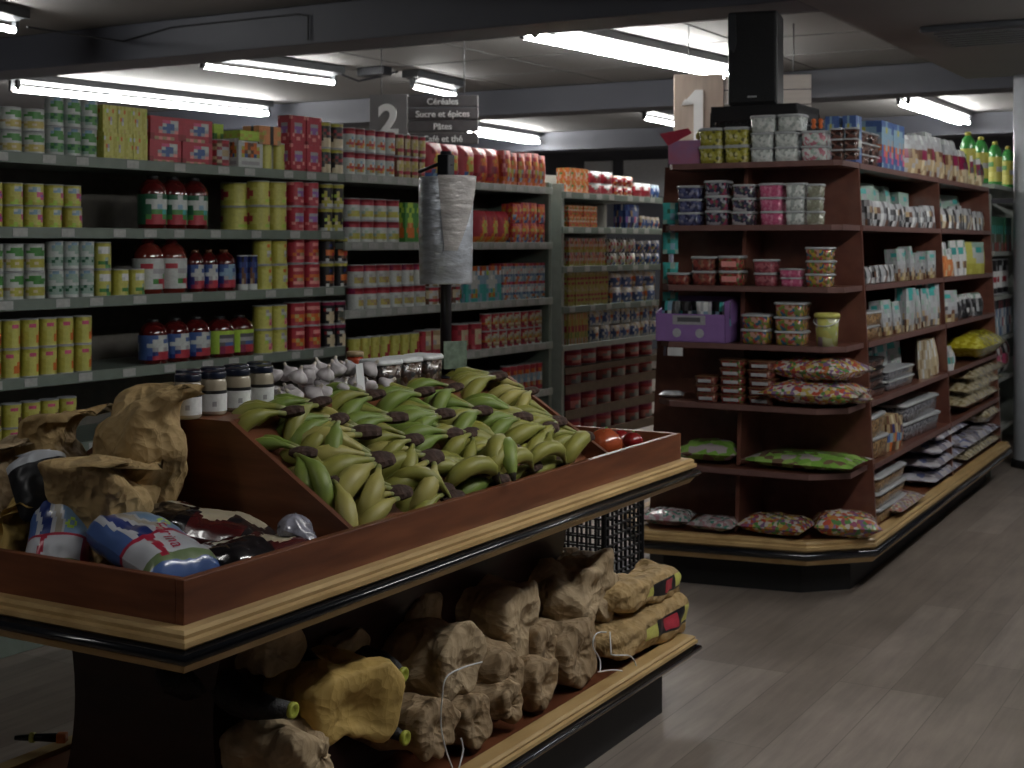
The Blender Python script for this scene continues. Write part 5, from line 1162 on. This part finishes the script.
Sd(3,885,905,2,1,37,'bag','white bag with teal print','bag','snack_bag',art=TW2,d=.06)
Sd(3,907,940,4,1,46,'bag','tall white bag with teal print','bag','snack_bag',art='stttss/stthss/wshsas/assshs/shasTh/Tshsdn/cdTscn',d=.06)
Sd(3,943,953,1,1,36,'bag','narrow pale bag by the middle panel','bag','snack_bag',art=TW2,d=.05)
Sd(3,955,986,3,1,26,'bag','clear bag of black dried fruit','bag','snack_bag',art='WhWaWW/kskdhk/kdkksk/dkWksd/kkhdkk',d=.09)
Sd(4,869,888,1,4,38,'tub','black-lidded tub of dark fruit','tub','fruit_tub',m='dnuts',d=.12,lid=pm('k'))
Sd(4,889,917,1,2,20,'tub','grey tub beneath the white bags','tub','fruit_tub',m='grey',d=.12)
z = ZR[4]
Sd(4,890,925,3,1,46,'bag','leaning white bag above the grey tubs','bag','snack_bag',art='stttss/stthss/wshsas/asshws/shasTh/hsshsd',d=.05,back=.125)
Sd(4,926,943,2,1,42,'bag','narrow cream bag','bag','snack_bag',art='cWcTcW/WcTcWc/cTcWcc/TcWccT',d=.06)
Sd(4,946,961,1,1,22,'bag','silver-white bag left of the yellow one','bag','snack_bag',art='WsWWsW/tWsWta/WsWsWW',d=.08)

Sd(5,872,890,1,2,44,'tub','tall tub of peanuts','tub','nut_tub',m='nuts',d=.10)
Sd(5,891,905,2,1,36,'bag','orange and blue nut packet','packet','snack_bag',art='nTcTnT/TnBTcn/blTobl/TonnTc',d=.06)
Sd(5,907,941,1,2,36,'tub','wide grey lidded tub','tub','fruit_tub',m='grey',d=.16)
ya, yb = max(.03, RF.py(881,.09)), RF.py(911,.09)
for l_ in range(3):
    a_, b_ = tub_meshes('tub_body',yb-ya,.24,.075,M_['nuts']); o = thing('nut_tub','large clear tub of nuts on the base, %s of three'%['bottom','middle','top'][l_],'tub',RF.w(-.04,(ya+yb)/2,ZBASE+.075*l_+.002),RF.a+PI/2); link('tub_body',a_,o); link('lid',b_,o)
def side_lie(cx, wpx, Zs, body, lb, h, sd, off=.11, rz=PI/2, dep=.24, name='snack_bag'):
    x = flare(Zs)-off; y = RF.py(cx, x); p = RF.w(x,y,Zs+.001); a = RF.py(cx-wpx/2,x); b = RF.py(cx+wpx/2,x)
    me = packet_mesh(name, (b-a), h, dep, None, sd, matr=M_.get(body,body), lie=True); o = link(name, me, None, p, RF.a+rz); mz = min(v.co.z for v in me.vertices); o.location.z -= mz; return tag(o, lb, 'bag')
WBL = bits('blue_white_film',[(.40,.40,.50),(.55,.55,.60),(.14,.16,.32),(.28,.26,.30),(.5,.48,.5)],22)
for i in range(4): side_lie(928+2*i,30,ZBASE+.068*i,WBL,'pale blue and white film bag, %s layer of the base stack'%['bottom','second','third','top'][i],.07,60+i)
side_lie(890,26,ZBASE,'candyp','pale nougat bag at the near end of the long base',.07,66,off=.07)
for i in range(2): side_lie(966,38,ZBASE+.07*i,'beige' if i == 0 else WBL,['lower beige crisp bag','upper pale bag'][i]+' at the far end of the base',.08,70+i)
side_lie(975,14,ZBASE+.15,'beige','beige bag at the extreme far end of base',.12,74)
for i in range(3): side_lie(964+4*i,38,ZR[5]+.072*i,'beige',['bottom','middle','top'][i]+' beige bag stacked on the sixth side shelf',.10,76+i)
side_lie(975,26,ZR[4],'yel','fluffy bright yellow bag on the fifth side shelf',.16,85,off=.07)
side_lie(983,22,ZR[4],'beige','olive crisp bag under the yellow bag at the far end',.05,80,off=.3)
# ================================================================== next unit beyond, and its drinks
NF = Frame(tuple(RF.w(.02,GL+.12)[:2]), RF.a)
t = thing('shelving_unit','grey shelving unit beyond the gondola with green bottles on top','shelving',NF.O,NF.a)
mb = MB(); mb.box(-.47,0,0,-.455,2.2,1.9,RACKD); mb.obj('back_panel',t)
for y in (-.03, 2.2):
    mb = MB(); mb.box(-.47,y,0,-.02,y+.03,1.88,RACKL,bev=.003); mb.obj('upright',t)
ZN = [1.95,1.50,1.20,.92,.64,.3]
for z in ZN:
    mb = MB(); mb.box(-.455,0,z-.03,0,2.2,z,RACKL,bev=.003); mb.obj('shelf',t)
def N_(sh,p0,p1,n,ly,hp,kind,art,name,desc,cat,**kw):
    run(NF,'y',-.02,ZN[sh]+.001,p0,p1,n,ly,hp,kind,art,name,desc,cat,'far grey unit',desc+'s on the far grey unit',**kw)
GB = mat('green_plastic', (.06,.30,.07), rough=.25, coat=.5)
bm_ = bottle_meshes(.095,.31,GB,None,'yyyyyy/gyyyyg/yyhhyy/YYyyYY/yYyyYy','y')
for i, px in enumerate((968,981,995,1008)):
    o = thing('cleaner_bottle','green bottle with yellow cap, %s of four on the far grey unit'%(['leftmost','second from left','third from left','rightmost'][i]),'bottle',NF.w(-.07,NF.py(px,-.07),ZN[0]+.001),NF.a+PI/2-.8,'green bottles with yellow caps')
    for me in bm_: link(me.name.split('.')[0], me, o)
N_(1,990,1012,3,1,34,'box','GGGGGG/tGtGtG/nGhGnG/rnhGrn','tea_box','dark green box','box',d=.1)
N_(2,990,1012,4,1,36,'can','kkkskk/kkskkk/WWWWWW/prWrpW/WWWWWW/kkkkkk','drink_can','dark can with white and red label','can')
N_(3,990,1012,3,1,36,'box','kRkRkk/WlWblW/rWllWl/WlblWh','food_box','mixed blue and white box','box',d=.1)
N_(4,990,1012,3,1,34,'packet','kWkRWk/pprWkh/kWWhkn','snack_packet','dark packet with pink patch','packet',d=.08)
# narrow hanging strip of packets at left of the end cap
p = RF.w(RF.px(671,-.22),-.22,0); k_ = depth(p)/FOC; t = thing('clip_strip','hanging clip strip of green packets at left of the end shelves','clip strip',(p.x,p.y,EYE-(345-HZ)*k_),RF.a+.2)
mb = MB(); h = (345-205)*k_; mb.box(-.012,.004,0,.012,.006,h,CLEAR); mb.obj('strip',t)
me = packet_mesh('packet',.075,.02,.10,'ttat/tGtt/ttlt/atta',5)
for i in range(5): link('packet', me, t, (0.0,-.012,.01+i*(h-.1)/4.0), .1*(i%2))
mb = MB(); mb.tube([(-.03,0,-.05),(.0,0,h*.5),(.015,0,h)], .007, mat('lilac_stick',(.34,.34,.48),rough=.3), 8); o = mb.obj('stick',t)
# items low left between table end and end cap
# ================================================================== camera, world, colour
w = bpy.data.worlds.new('World'); bpy.context.scene.world = w; w.use_nodes = True
w.node_tree.nodes['Background'].inputs[0].default_value = (.35,.4,.5,1); w.node_tree.nodes['Background'].inputs[1].default_value = .02
cam = bpy.data.cameras.new('camera'); co = bpy.data.objects.new('camera', cam); C.objects.link(co)
co.location = (0,0,EYE); co.rotation_euler = (PI/2,0,math.radians(30)); cam.sensor_width = 36; cam.lens = 36*FOC/1024; cam.shift_y = -(384-HZ)/1024; cam.clip_end = 60; cam.dof.use_dof = True; cam.dof.focus_distance = 3.3; cam.dof.aperture_fstop = 7.5
bpy.context.scene.camera = co
vs = bpy.context.scene.view_settings; vs.view_transform = 'Standard'; vs.look = 'None'; vs.gamma = 1; vs.exposure = 0.17; vs.use_curve_mapping = False
